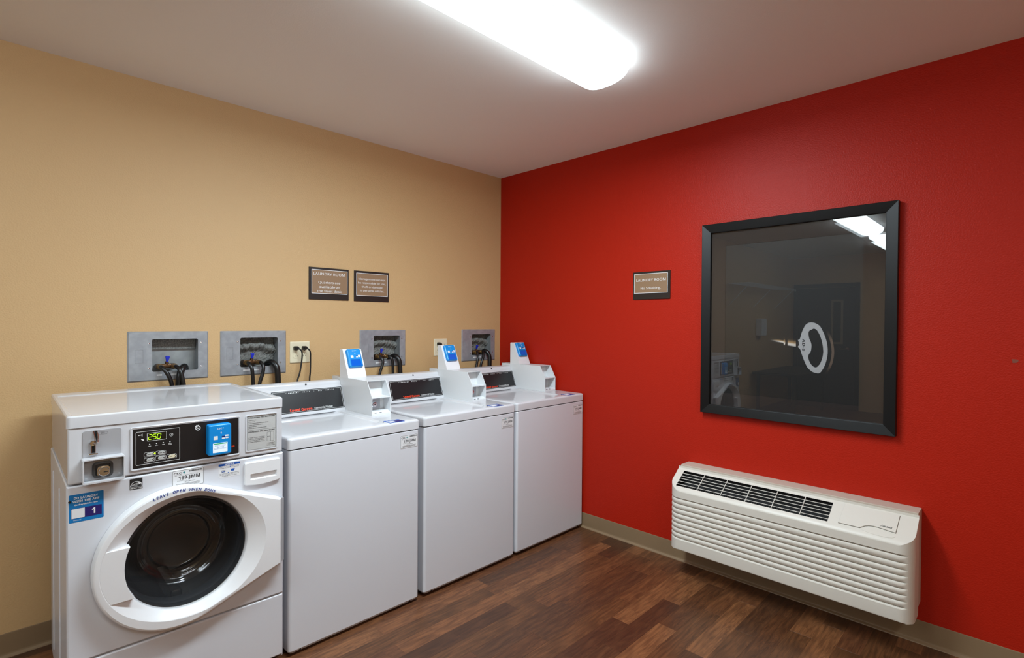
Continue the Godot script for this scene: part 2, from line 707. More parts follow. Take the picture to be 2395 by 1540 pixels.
func front_loader() -> void:
	var t := thing("front_load_washer", "white coin-operated front-load washer with a round glass door, at the left end of the row", "washing machine", Vector3(-2.3323, 0, 0.4678), -0.02)
	# cabinet: two sides with pressed ribs, back, top and bottom
	var c := MB.new()
	c.box(Vector3(-0.3332, 0.03, -0.355), Vector3(-0.325, 0.8525, F - 0.004), 0.003)
	c.box(Vector3(0.325, 0.03, -0.355), Vector3(0.3332, 0.8525, F - 0.004), 0.003)
	c.box(Vector3(-0.33, 0.03, -0.3553), Vector3(0.33, 0.852, -0.347), 0.002)
	c.box(Vector3(-0.33, 0.03, -0.355), Vector3(0.33, 0.04, F - 0.02), 0.002)
	c.box(Vector3(-0.33, 0.842, -0.355), Vector3(0.33, 0.852, F - 0.02), 0.002)
	c.box(Vector3(-0.33, 0.276, F - 0.03), Vector3(0.33, 0.292, F - 0.012), 0.002)
	for z in [-0.20, 0.10]:
		c.box(Vector3(-0.3362, 0.09, z - 0.006), Vector3(-0.33, 0.79, z + 0.006), 0.003)
	put("cabinet", c.mesh(), M.panel, t)
	for s in [[-0.29, -0.3], [0.29, -0.3], [-0.29, 0.29], [0.29, 0.29]]:
		put("leveling_foot", MB.new().at(Vector3(s[0], 0, s[1]), Basis(Vector3.RIGHT, -PI / 2.0)).lathe(PackedVector2Array([Vector2(0.022, 0.0), Vector2(0.022, 0.008), Vector2(0.01, 0.012), Vector2(0.01, 0.032)]), 14, true, true).mesh(), M.rubber, t)
	put("lower_panel", MB.new().box(Vector3(-0.3325, 0.036, F - 0.022), Vector3(0.3325, 0.2815, F), 0.006, 2).mesh(), M.panel, t)
	# front panel round the door opening
	var gc := Vector2(-0.0015, 0.5545)
	var angs := []
	for i in 72:
		angs.append(TAU * i / 72.0)
	for q in [Vector2(0.3325, 0.2865), Vector2(0.3325, 0.8505), Vector2(-0.3325, 0.2865), Vector2(-0.3325, 0.8505)]:
		angs.append(fposmod((q - gc).angle(), TAU))
	angs.sort()
	var edge := PackedVector2Array()
	var hole := PackedVector2Array()
	for a in angs:
		var d := Vector2(cos(a), sin(a))
		var r := 9.0
		for k in [[Vector2(1, 0), 0.3325], [Vector2(-1, 0), 0.3325], [Vector2(0, 1), 0.8505], [Vector2(0, -1), -0.2865]]:
			var nd: float = k[0].dot(d)
			if nd > 0.0001:
				r = minf(r, (k[1] - k[0].dot(gc)) / nd)
		edge.append(gc + d * r)
		hole.append(gc + d * 0.198)
	var fp := MB.new()
	fp.loft([L.z(edge, F - 0.022), L.z(edge, F - 0.004), L.z(shrink(edge, Vector2(0, 0.5685), 0.004), F), L.z(hole, F), L.z(hole, F - 0.022), L.z(edge, F - 0.022)], false, false)
	put("front_panel", fp.mesh(), M.panel, t)
	# drum seen through the glass
	var drum := MB.new().at(Vector3(gc.x, gc.y, F))
	drum.lathe(PackedVector2Array([Vector2(0.215, -0.1), Vector2(0.25, -0.12), Vector2(0.25, -0.42), Vector2(0.235, -0.44), Vector2(0.0, -0.44)]), 48, false, true)
	for k in 3:
		var w := TAU * k / 3.0 + 0.5
		drum.xf = Transform3D(Basis(Vector3(0, 0, 1), w), Vector3(gc.x, gc.y, F))
		drum.box(Vector3(0.19, -0.02, -0.41), Vector3(0.252, 0.02, -0.14), 0.012)
	put("drum", drum.mesh(), M.steel, t)
	put("door_gasket", MB.new().at(Vector3(gc.x, gc.y, F)).lathe(PackedVector2Array([Vector2(0.1975, -0.004), Vector2(0.193, -0.006), Vector2(0.19, -0.03), Vector2(0.196, -0.045), Vector2(0.188, -0.06), Vector2(0.19, -0.085), Vector2(0.216, -0.101)]), 48).mesh(), M.gasket, t)
	washer_door(t, gc)
	# control housing with its tray top
	put("control_housing", MB.new().box(Vector3(-0.329, 0.8555, -0.35), Vector3(0.329, 1.0335, F - 0.001), 0.006, 2).mesh(), M.white, t)
	var top := MB.new()
	var hw := 0.3322
	top.loft([
		L.rz(-hw, -0.3553, hw, F + 0.002, 0.012, 1.034), L.rz(-hw, -0.3553, hw, F + 0.002, 0.012, 1.0655), L.rz(-hw + 0.0012, -0.354, hw - 0.0012, F + 0.0008, 0.012, 1.0695),
		L.rz(-hw + 0.0045, -0.351, hw - 0.0045, F - 0.0025, 0.011, 1.0722), L.rz(-hw + 0.008, -0.348, hw - 0.008, F - 0.006, 0.01, 1.0726),
		L.rz(-hw + 0.014, -0.268, hw - 0.014, F - 0.013, 0.008, 1.0724), L.rz(-hw + 0.018, -0.26, hw - 0.018, F - 0.017, 0.008, 1.0685),
	], true, true)
	put("top_tray", top.mesh(30.0), M.white, t)
	coin_parts(t)
	control_panel(t)
	# operating instructions in a shallow inset
	var b := MB.new().frame(L.rr(0.1925, 0.8735, 0.3092, 1.0142, 0.005), L.rr(0.1957, 0.8765, 0.306, 1.0112, 0.003), F - 0.003, F + 0.0022)
	put("label_surround", b.mesh(), M.white, t)
	var ins := put("instruction_label", MB.new().extr(L.rr(0.197, 0.878, 0.3045, 1.0095, 0.003), F - 0.002, F - 0.0002).mesh(), M.silver_label, t, "grey operating instructions label")
	var w1 := MB.new().at(Vector3(0, 0, F))
	write(w1, "OPERATING INSTRUCTIONS", 0.0052, Vector2(0.2507, 1.0025), 0.098, "bold")
	var ls := ["1.  Load Laundry", "2.  Close Door", "3.  Add Supplies (See Instructions Below)", "4.  Select Cycle/Temperature", "5.  Make Payment", "6.  Press Start (Door Must be Locked)"]
	for i in ls.size():
		write(w1, ls[i], 0.003, Vector2(0.2, 0.9935 - 0.0062 * i), 0.0, "sans", -1)
	write(w1, "DISPENSER INSTRUCTIONS", 0.0052, Vector2(0.2507, 0.9478), 0.097, "bold")
	ls = ["1.  Open Dispenser Door", "2.  Add Detergent to Dispenser", "     Compartment and Add Softener", "3.  Close Dispenser Door"]
	for i in ls.size():
		write(w1, ls[i], 0.003, Vector2(0.2, 0.9262 - 0.0058 * i), 0.062, "sans", -1)
	ls = ["1.  Detergent", "2.  Fabric Softener", "3.  Prewash Detergent"]
	for i in ls.size():
		write(w1, ls[i], 0.0024, Vector2(0.27, 0.8975 - 0.0046 * i), 0.03, "sans", -1)
	put("lettering", w1.mesh(0.0), M.ink, ins)
	var lines := MB.new()
	lines.frame(L.rr(0.1985, 0.8795, 0.303, 1.008, 0.002, 2), L.rr(0.199, 0.88, 0.3025, 1.0075, 0.002, 2), F - 0.0002, F + 0.0001)
	lines.plain(Vector3(0.1987, 0.9545, F - 0.0002), Vector3(0.303, 0.955, F + 0.0001))
	for q in [[0.2705, 0.9045, 0.283, 0.923], [0.2705, 0.923, 0.283, 0.9405], [0.283, 0.9045, 0.296, 0.9405]]:
		lines.frame(L.rr(q[0], q[1], q[2], q[3], 0.001, 1), L.rr(q[0] + 0.0005, q[1] + 0.0005, q[2] - 0.0005, q[3] - 0.0005, 0.0008, 1), F - 0.0002, F + 0.0001)
	put("diagram", lines.mesh(0.0), M.ink, ins)
	# dispenser drawer
	var dr := MB.new()
	var dp := PackedVector2Array()
	for i in 9:
		var k := i / 8.0
		dp.append(Vector2(lerpf(0.192, 0.312, k), 0.7475 - 0.0055 * sin(k * PI)))
	for i in 4:
		dp.append(Vector2(0.312, 0.7475) + Vector2(sin(i * PI / 6.0), 1.0 - cos(i * PI / 6.0)) * 0.006)
	for i in 4:
		dp.append(Vector2(0.312, 0.8283) + Vector2(cos(i * PI / 6.0), sin(i * PI / 6.0)) * 0.006)
	for i in 4:
		dp.append(Vector2(0.192, 0.8283) + Vector2(-sin(i * PI / 6.0), cos(i * PI / 6.0)) * 0.006)
	for i in 4:
		dp.append(Vector2(0.192, 0.7535) + Vector2(-cos(i * PI / 6.0), -sin(i * PI / 6.0)) * 0.006)
	var rec := PackedVector2Array()
	for i in dp.size():
		var w := (dp[i] - Vector2(0.252, 0.789))
		rec.append(Vector2(0.2553, 0.778) + Vector2(clampf(w.x * 0.92, -0.049, 0.0485), clampf(w.y * 0.5, -0.0125, 0.0105) + (0.005 * cos(w.x * 26.0) if w.y > 0 else 0.0)))
	dr.loft([L.z(dp, F - 0.002), L.z(dp, F + 0.008), L.z(shrink(dp, Vector2(0.252, 0.789), 0.003), F + 0.0105), L.z(rec, F + 0.0105), L.z(shrink(rec, Vector2(0.2553, 0.7765), 0.003), F + 0.0008)], true, true)
	put("detergent_drawer", dr.mesh(30.0), M.plastic, t, "small white detergent drawer with a finger recess")
	# stickers
	id_sticker(t, "169-JMM", Vector3(0.0006, 0.816, F), Vector2(0.0985, 0.062), true)
	notice(t)
	star(t)
	app_sticker(t)
	put("plug_screw", MB.new().at(Vector3(-0.3245, 0.803, F)).lathe(PackedVector2Array([Vector2(0.0038, -0.001), Vector2(0.0038, 0.0012), Vector2(0.0026, 0.0018), Vector2(0.0, 0.001)]), 12, false, true).mesh(), M.rubber, t)


func shrink(p: PackedVector2Array, c: Vector2, d: float) -> PackedVector2Array:
	var o := PackedVector2Array()
	for q in p:
		var w := q - c
		o.append(c + Vector2(signf(w.x) * maxf(absf(w.x) - d, 0.0), signf(w.y) * maxf(absf(w.y) - d, 0.0)))
	return o


func door_reach(a: float, gc: Vector2) -> float:
	# distance from the middle of the glass to the door's outline: a circle with straight flanks to the hinge edge on the right
	var d := Vector2(cos(a), sin(a))
	var c := Vector2(-0.030, 0.551) - gc
	var rad := 0.2445
	var b := d.dot(c)
	var r := b + sqrt(b * b - c.length_squared() + rad * rad)
	var aa := absf(wrapf(a, -PI, PI))
	if aa < deg_to_rad(76.5):
		var h := 9.0
		for k in [[Vector2(0.3681, 0.9298), 0.7458], [Vector2(0.3681, -0.9298), -0.2788], [Vector2(1, 0), 0.3125]]:
			var nd: float = k[0].dot(d)
			if nd > 0.0001:
				h = minf(h, (k[1] - k[0].dot(gc)) / nd)
		r = h
	return r


func washer_door(t: Node3D, gc: Vector2) -> void:
	var angs := []
	for i in 120:
		angs.append(TAU * i / 120.0)
	for q in [Vector2(0.3125, 0.6784), Vector2(0.3125, 0.4236)]:
		angs.append(fposmod((q - gc).angle(), TAU))
	angs.sort()
	var rings := []
	for k in 11:
		rings.append(PackedVector3Array())
	for a in angs:
		var d := Vector2(cos(a), sin(a))
		var o := door_reach(a, gc)
		var e := 1.0 / sqrt(pow(d.x / 0.254, 2.0) + pow(d.y / 0.2185, 2.0))
		e = minf(e, o - 0.017)
		var prof := [[o, 0.001], [o + 0.0006, 0.024], [o - 0.001, 0.0325], [o - 0.004, 0.0375], [o - 0.009, 0.0398], [e + 0.001, 0.0400], [e - 0.002, 0.0385], [lerpf(e, 0.199, 0.5), 0.0285], [0.2, 0.0165], [0.196, 0.0125], [0.192, -0.001]]
		for k in prof.size():
			var p: Vector2 = gc + d * prof[k][0]
			rings[k].append(Vector3(p.x, p.y, F + prof[k][1]))
	var m := MB.new().loft(rings, false, false)
	var door := put("door", m.mesh(24.0), M.plastic, t, "round white plastic washer door")
	# the grip: a raised block between rim and glass on the left
	var left := PackedVector2Array()
	var right := PackedVector2Array()
	for i in 13:
		var y := lerpf(0.455, 0.6295, i / 12.0) - gc.y
		left.append(gc + Vector2(-0.2535 * sqrt(1.0 - pow(y / 0.2185, 2.0)), y))
		right.append(gc + Vector2(-sqrt(0.1885 * 0.1885 - y * y), y))
	var poly := PackedVector2Array()
	for i in 13:
		poly.append(right[i])
	for i in 13:
		poly.append(left[12 - i])
	put("grip", MB.new().extr(poly, F + 0.004, F + 0.0395, 0.0012).mesh(24.0), M.plastic, door)
	# bowl of dark glass
	var pr := PackedVector2Array([Vector2(0.1925, 0.004), Vector2(0.19, 0.008), Vector2(0.186, 0.007)])
	# the bowl: a deep dish whose wall carries moulded rings, with a flat middle
	for i in 70:
		var k := i / 69.0
		var r := lerpf(0.184, 0.102, pow(k, 1.35))
		var ripple := sin(k * 34.0) * 0.0016 * (1.0 - absf(2.0 * k - 1.0) * 0.5) + sin(k * 90.0) * 0.0004
		pr.append(Vector2(r + ripple * 0.6, -0.002 - 0.118 * pow(sin(k * PI / 2.0), 0.85) + ripple))
	for q in [[0.098, -0.128], [0.09, -0.1315], [0.05, -0.1325], [0.0, -0.1328]]:
		pr.append(Vector2(q[0], q[1]))
	put("door_glass", MB.new().at(Vector3(gc.x, gc.y, F)).lathe(pr, 72, false, false).mesh(60.0), M.door_glass, door, "dark glass bowl of the door")
	put("hinge", MB.new().box(Vector3(0.3145, 0.425, F - 0.001), Vector3(0.3275, 0.677, F + 0.024), 0.003).mesh(), M.alu, door)
	var w := MB.new()
	var s := "LEAVE OPEN WHEN DONE"
	var c := Vector2(-0.030, 0.551)
	for i in s.length():
		if s[i] == " ":
			continue
		var a := deg_to_rad(lerpf(109.5, 63.5, i / float(s.length() - 1)))
		w.xf = Transform3D(Basis(Vector3(0, 0, 1), a - PI / 2.0), Vector3(c.x + cos(a) * 0.2335, c.y + sin(a) * 0.2335, F + 0.0403))
		write(w, s[i], 0.0098, Vector2.ZERO, 0.0, "bold", 0, 0.12)
	put("lettering", w.mesh(0.0), M.blue_ink, door, "blue words along the top of the door rim")


func coin_parts(t: Node3D) -> void:
	var plate := put("coin_plate", MB.new().extr(L.rr(-0.292, 0.934, -0.1925, 1.0215, 0.007), F - 0.001, F + 0.0012, 0.0004).mesh(), M.alu, t, "brushed silver coin slot plate")
	var slot := MB.new()
	var a := Vector2(-0.2612, 1.0195)
	var b := Vector2(-0.2548, 0.985)
	for sgn in [-1.0, 1.0]:
		slot.tube(L.smooth([Vector3(a.x + sgn * 0.0042, a.y, F + 0.001), Vector3(lerpf(a.x, b.x, 0.5) + sgn * 0.0044, lerpf(a.y, b.y, 0.5), F + 0.005), Vector3(b.x + sgn * 0.003 - 0.004, b.y - 0.004, F + 0.006)], 5), 0.0014, 8)
	slot.tube(L.smooth([Vector3(-0.2548, 0.99, F + 0.004), Vector3(-0.2535, 0.983, F + 0.006), Vector3(-0.259, 0.9805, F + 0.007), Vector3(-0.2648, 0.979, F + 0.005)], 5), 0.0018, 8)
	slot.at(Vector3(-0.2665, 0.9815, F)).lathe(PackedVector2Array([Vector2(0.0088, 0.0), Vector2(0.0088, 0.005), Vector2(0.0078, 0.0075), Vector2(0.0062, 0.0072), Vector2(0.0055, 0.004), Vector2(0.0, 0.004)]), 24, false, true)
	slot.at(Vector3.ZERO)
	for sgn in [-1.0, 1.0]:
		slot.box(Vector3(-0.2661 + sgn * 0.0048 - 0.0013, 0.949, F), Vector3(-0.2661 + sgn * 0.0048 + 0.0013, 0.9745, F + 0.007), 0.001)
	slot.extr(L.rr(-0.2782, 0.9435, -0.254, 0.9485, 0.0022), F, F + 0.009, 0.001)
	put("coin_chute", slot.mesh(), M.chrome, plate, "chrome coin slot and return cup")
	var dark := MB.new()
	dark.extr(PackedVector2Array([Vector2(b.x - 0.003, b.y), Vector2(b.x + 0.002, b.y + 0.001), Vector2(a.x + 0.003, a.y), Vector2(a.x - 0.002, a.y)]), F, F + 0.0018)
	dark.extr(L.rr(-0.2697, 0.9495, -0.2625, 0.974, 0.0005, 1), F, F + 0.002)
	put("slot", dark.mesh(0.0), M.dark_inside, plate)
	var hx := PackedVector2Array([Vector2(-0.2541, 1.01), Vector2(-0.2505, 1.0055), Vector2(-0.231, 1.0055), Vector2(-0.2275, 1.01), Vector2(-0.231, 1.0145), Vector2(-0.2505, 1.0145)])
	var w := MB.new().frame(hx, L.inset(hx, 0.0005), F + 0.001, F + 0.0015)
	w.at(Vector3(0, 0, F + 0.0015))
	write(w, "25¢", 0.0045, Vector2(-0.241, 1.01), 0.0, "bold")
	put("lettering", w.mesh(0.0), M.grey_ink, plate)
	# protruding housing round the coin lock
	var hb := MB.new()
	var o := L.rr(-0.2962, 0.8558, -0.187, 0.9362, 0.005)
	var i1 := L.rr(-0.2917, 0.8622, -0.1905, 0.9312, 0.003)
	hb.loft([L.z(o, F - 0.003), L.z(o, F + 0.0325), L.z(L.inset(o, 0.0012), F + 0.034), L.z(i1, F + 0.034), L.z(i1, F + 0.006)], false, true)
	var hs := put("coin_lock_housing", hb.mesh(), M.white, t, "white box around the coin lock")
	put("lock_plate", MB.new().extr(L.rr(-0.2912, 0.8627, -0.191, 0.9307, 0.001, 1), F + 0.006, F + 0.009).mesh(), M.zinc, hs)
	var esc := MB.new()
	var e0 := L.rr(-0.2695, 0.869, -0.216, 0.9195, 0.012, 5)
	esc.loft([L.z(e0, F + 0.009), L.z(e0, F + 0.014), L.z(L.inset(e0, 0.003), F + 0.016), L.z(L.inset(e0, 0.007), F + 0.016), L.z(L.inset(e0, 0.009), F + 0.009)], false, true)
	put("escutcheon", esc.mesh(), M.coil, hs)
	var cyl := MB.new().at(Vector3(-0.2405, 0.8885, F))
	cyl.extr(L.rr(-0.018, -0.0178, 0.0175, 0.0178, 0.011, 6), 0.008, 0.015, 0.001)
	cyl.lathe(PackedVector2Array([Vector2(0.0145, 0.012), Vector2(0.0145, 0.024), Vector2(0.0132, 0.0255), Vector2(0.0, 0.0255)]), 28, false, true)
	put("lock", cyl.mesh(), M.chrome, hs, "chrome lock cylinder")
	put("keyway", MB.new().box(Vector3(-0.242, 0.8868, F + 0.0245), Vector3(-0.231, 0.8898, F + 0.0262), 0.0005).mesh(), M.dark_inside, hs)
	for q in [[-0.2845, 0.9245], [-0.2, 0.9225], [-0.2, 0.871], [-0.2845, 0.868]]:
		put("rivet", MB.new().at(Vector3(q[0], q[1], F)).lathe(PackedVector2Array([Vector2(0.005, 0.008), Vector2(0.005, 0.0098), Vector2(0.0035, 0.0106), Vector2(0.0, 0.0106)]), 14, false, true).mesh(), M.zinc, hs)


func control_panel(t: Node3D) -> void:
	var bz := MB.new()
	var o := L.rr(-0.169, 0.8695, 0.1727, 1.0165, 0.007)
	var i := L.rr(-0.1622, 0.8755, 0.1668, 1.0095, 0.003)
	bz.loft([L.z(o, F - 0.002), L.z(o, F + 0.002), L.z(L.inset(o, 0.002), F + 0.0035), L.z(i, F + 0.0018), L.z(i, F - 0.001)], false, false)
	put("panel_bezel", bz.mesh(), M.white, t)
	var p := put("control_panel", MB.new().extr(L.rr(-0.1624, 0.8753, 0.167, 1.0097, 0.003), F - 0.002, F + 0.0008).mesh(), M.black_panel, t, "black control panel")
	var z := F + 0.0009
	var wh := MB.new()
	var ring := func(x0: float, y0: float, x1: float, y1: float, r: float, w: float) -> void:
		var q := L.rr(x0, y0, x1, y1, r)
		wh.frame(q, L.inset(q, w), z - 0.0004, z + 0.0003)
	ring.call(-0.1535, 0.8862, -0.0253, 0.9992, 0.003, 0.0012)
	ring.call(-0.1219, 0.9636, -0.0648, 0.9915, 0.003, 0.0011)
	for q in [[-0.0985, 0.9186], [-0.0985, 0.8996], [-0.0655, 0.9186], [-0.0655, 0.9012], [-0.0335, 0.9012]]:
		ring.call(q[0] - 0.0325, q[1] - 0.0075, q[0] - 0.0015, q[1] + 0.0075, 0.004, 0.0006)
	for k in 4:
		wh.extr(L.circle(0.0018, 12, Vector2([-0.1147, -0.0947, -0.075, -0.055][k], 0.953)), z - 0.0003, z + 0.0004)
	# clock, coin hand, and the ring emblem
	var ck := L.circle(0.0055, 24, Vector2(-0.0511, 0.977))
	wh.frame(ck, L.inset(ck, 0.0009), z - 0.0003, z + 0.0003)
	wh.plain(Vector3(-0.0515, 0.9768, z), Vector3(-0.0507, 0.9805, z + 0.0003))
	wh.plain(Vector3(-0.0515, 0.9765, z), Vector3(-0.0482, 0.9773, z + 0.0003))
	var cone := PackedVector2Array([Vector2(-0.1405, 0.987), Vector2(-0.1345, 0.983), Vector2(-0.1345, 0.992), Vector2(-0.1405, 0.988)])
	wh.frame(cone, L.inset(cone, 0.0006), z - 0.0003, z + 0.0003)
	wh.extr(PackedVector2Array([Vector2(-0.139, 0.973), Vector2(-0.1335, 0.968), Vector2(-0.131, 0.9665), Vector2(-0.1305, 0.9705), Vector2(-0.133, 0.9735), Vector2(-0.1375, 0.9745)]), z - 0.0003, z + 0.0003)
	for k in 2:
		wh.extr(L.rr(-0.1462 + 0.0027 * k, 0.986, -0.1442 + 0.0027 * k, 0.989, 0.0005, 1), z - 0.0003, z + 0.0003)
	var em := L.circle(0.0085, 32, Vector2(0.0312, 0.9888))
	wh.frame(em, L.inset(em, 0.0026), z - 0.0003, z + 0.0003)
	wh.extr(PackedVector2Array([Vector2(0.0215, 0.9945), Vector2(0.026, 0.9915), Vector2(0.0285, 0.997), Vector2(0.033, 0.9955), Vector2(0.035, 1.0), Vector2(0.029, 0.9995), Vector2(0.0262, 1.0005)]), z - 0.0003, z + 0.0003)
	wh.at(Vector3(0, 0, z + 0.0001))
	write(wh, "b", 0.0055, Vector2(0.0312, 0.9885), 0.0, "bold")
	var ls := [["RINSE", -0.1147], ["WASH", -0.0947], ["SPIN", -0.075], ["DOOR", -0.055]]
	for q in ls:
		write(wh, q[0], 0.0022, Vector2(q[1], 0.9465), 0.0, "bold")
	write(wh, "LOCKED", 0.0022, Vector2(-0.055, 0.9432), 0.0, "bold")
	put("lettering", wh.mesh(0.0), M.white_ink, p, "white lines, symbols and words on the panel")
	put("display", MB.new().extr(L.rr(-0.1208, 0.9647, -0.0659, 0.9904, 0.002), z - 0.0008, z + 0.0002).mesh(), M.display_glass, p)
	var dg := MB.new()
	seven(dg, "250", Vector3(-0.1185, 0.9695, z + 0.0003), 0.0095, 0.0165, 0.0128)
	put("display_digits", dg.mesh(0.0), M.digits, p, "glowing yellow-green number")
	put("display_led", MB.new().extr(L.circle(0.0026, 14, Vector2(-0.0997, 0.9198)), z, z + 0.0012).mesh(), M.led, p, "lit yellow-green indicator")
	for q in [[-0.0885, 0.9186, "WARM"], [-0.0885, 0.8996, "COLD"], [-0.0555, 0.9186, "PERM"], [-0.0555, 0.9012, "WOOL"], [-0.0245, 0.9012, "START"]]:
		var cx: float = q[0] - 0.0245
		var bt := put("button", MB.new().extr(L.rr(cx - 0.0105, q[1] - 0.0055, cx + 0.0105, q[1] + 0.0055, 0.0052), z - 0.0003, z + 0.0014, 0.0005).mesh(), M.silver_label if q[2] != "START" else M.ivory, p)
		var lt := MB.new().at(Vector3(0, 0, z + 0.0015))
		write(lt, q[2], 0.0024, Vector2(cx - 0.003, q[1]), 0.0, "bold")
		lt.extr(L.circle(0.0018, 10, Vector2(cx + 0.0065, q[1])), -0.0003, 0.0002)
		put("lettering", lt.mesh(0.0), M.ink, bt)
	var rd := MB.new().at(Vector3(0, 0, z))
	write(rd, "Queen", 0.0065, Vector2(0.1385, 0.905), 0.0, "bold")
	put("red_lettering", rd.mesh(0.0), M.red_ink, p, "red lettering half hidden behind the card reader")
	# blue card reader
	var r := put("card_reader", reader_body(0.0576, 0.8862, 0.1338, 0.9985, F, 0.031), M.blue, t, "bright blue card reader with a lit screen")
	put("back_plate", MB.new().extr(L.rr(0.0595, 0.8885, 0.137, 0.9945, 0.005), F, F + 0.0075, 0.001).mesh(), M.plastic, r)
	reader_face(r, Transform3D(Basis.IDENTITY, Vector3(0.0957, 0.9415, F + 0.031)), true)


func reader_body(x0: float, y0: float, x1: float, y1: float, d: float, deep: float) -> ArrayMesh:
	var o := L.rr(x0, y0, x1, y1, 0.007, 5)
	return MB.new().loft([L.z(o, d), L.z(o, d + deep - 0.005), L.z(L.inset(o, 0.0015), d + deep - 0.0018), L.z(L.inset(o, 0.0045), d + deep)]).mesh(50.0)


# lettering, little card marks and the screen on the face of a blue reader; xf is the middle of the face
func reader_face(r: Node3D, xf: Transform3D, lit: bool) -> void:
	var w := MB.new()
	w.xf = xf * Transform3D(Basis.IDENTITY, Vector3(0, 0, 0.0001))
	write(w, "CSC", 0.0052, Vector2(-0.002, 0.0415), 0.0165, "bold")
	w.extr(L.circle(0.0016, 10, Vector2(0.0105, 0.0425)), -0.0002, 0.0002)
	for k in 3:
		var c := L.circle(0.002 + 0.0016 * k, 20, Vector2(0.0, 0.0255))
		var part := PackedVector2Array()
		for i in [17, 18, 19, 0, 1, 2, 3]:
			part.append(c[i])
		for i in [3, 2, 1, 0, 19, 18, 17]:
			part.append(Vector2(0.0, 0.0255) + (c[i] - Vector2(0.0, 0.0255)) * (1.0 - 0.0007 / (0.002 + 0.0016 * k)))
		w.extr(part, -0.0002, 0.0002)
	w.extr(L.rr(-0.0215, 0.0015, -0.008, 0.015, 0.0008, 1), -0.0002, 0.0002)
	w.extr(L.rr(0.0165, 0.0105, 0.0275, 0.0162, 0.0006, 1), -0.0002, 0.0002)
	w.extr(L.rr(0.0055, 0.002, 0.0155, 0.0068, 0.0006, 1), -0.0002, 0.0002)
	w.extr(L.rr(0.0175, 0.0028, 0.0275, 0.0075, 0.0006, 1), -0.0002, 0.0002)
	put("lettering", w.mesh(0.0), M.white_ink, r)
	var n := MB.new()
	n.xf = w.xf
	n.extr(L.rr(0.0055, 0.0085, 0.0155, 0.0128, 0.0006, 1), -0.0002, 0.0002)
	put("card_mark", n.mesh(0.0), M.navy, r)
	var s := MB.new()
	s.xf = xf
	s.extr(L.rr(-0.024, -0.0455, 0.0242, -0.0105, 0.0012, 2), -0.0006, 0.0003)
	put("screen", s.mesh(), M.lcd if lit else M.lcd_off, r, "lit screen" if lit else "dark blue screen")
	var b := MB.new()
	b.xf = xf
	if lit:
		b.extr(L.rr(-0.022, -0.0155, 0.0222, -0.012, 0.0004, 1), 0.0, 0.0005)
		put("screen_bar", b.mesh(0.0), M.lcd_green, r)
		var l := MB.new()
		l.xf = xf * Transform3D(Basis.IDENTITY, Vector3(0, 0, 0.0004))
		write(l, "SELECT CYCLE", 0.0042, Vector2(0.0, -0.0205), 0.036)
		write(l, "AND THEN", 0.0042, Vector2(0.0, -0.0262), 0.024)
		write(l, "INSERT PAYMENT", 0.0042, Vector2(0.0, -0.032), 0.04)
		put("screen_lettering", l.mesh(0.0), M.blue_dark, r)
	else:
		b.frame(L.rr(-0.026, -0.0475, 0.0262, -0.0085, 0.002, 2), L.rr(-0.024, -0.0455, 0.0242, -0.0105, 0.0012, 2), -0.0006, 0.0012)
		put("screen_surround", b.mesh(0.0), M.blue_dark, r)


func seven(mb: MB, s: String, at: Vector3, w: float, h: float, step: float) -> void:
	var on := {"0": "abcdef", "2": "abged", "5": "afgcd"}
	var th := 0.0019
	var lean := 0.12
	for i in s.length():
		for seg in on[s[i]]:
			var a := Vector2.ZERO
			var b := Vector2.ZERO
			match seg:
				"a":
					a = Vector2(0, h)
					b = Vector2(w, h)
				"g":
					a = Vector2(0, h / 2)
					b = Vector2(w, h / 2)
				"d":
					a = Vector2(0, 0)
					b = Vector2(w, 0)
				"f":
					a = Vector2(0, h / 2)
					b = Vector2(0, h)
				"e":
					a = Vector2(0, 0)
					b = Vector2(0, h / 2)
				"b":
					a = Vector2(w, h / 2)
					b = Vector2(w, h)
				"c":
					a = Vector2(w, 0)
					b = Vector2(w, h / 2)
			var d := (b - a).normalized()
			a += d * 0.0006
			b -= d * 0.0006
			var n := Vector2(-d.y, d.x) * th / 2.0
			var poly := PackedVector2Array([a - n * 0.2, a + d * th * 0.4 - n, b - d * th * 0.4 - n, b, b - d * th * 0.4 + n, a + d * th * 0.4 + n])
			for k in poly.size():
				poly[k] = Vector2(poly[k].x + poly[k].y * lean + at.x + step * i, poly[k].y + at.y)
			mb.extr(poly, at.z - 0.0002, at.z + 0.0003)


# machine number label: centre c on a plane facing +z
func id_sticker(t: Node3D, number: String, c: Vector3, size: Vector2, big: bool) -> void:
	var hx := size.x / 2.0
	var hy := size.y / 2.0
	var s := put("id_sticker", MB.new().at(c).extr(L.rr(-hx, -hy, hx, hy, 0.004), -0.001, 0.0004).mesh(), M.paper, t, "white machine number sticker")
	put("lettering", id_text(number, c, size), M.ink, s)
	var tl := MB.new().at(c + Vector3(0, 0, 0.0005))
	var k := size.x / 0.0985
	tl.extr(PackedVector2Array([Vector2(-0.0125, 0.016) * k, Vector2(-0.0105, 0.0185) * k, Vector2(-0.0105, 0.0235) * k, Vector2(-0.014, 0.024) * k, Vector2(-0.0165, 0.021) * k]), -0.0002, 0.0002)
	put("leaf_mark", tl.mesh(0.0), M.teal_ink, s)


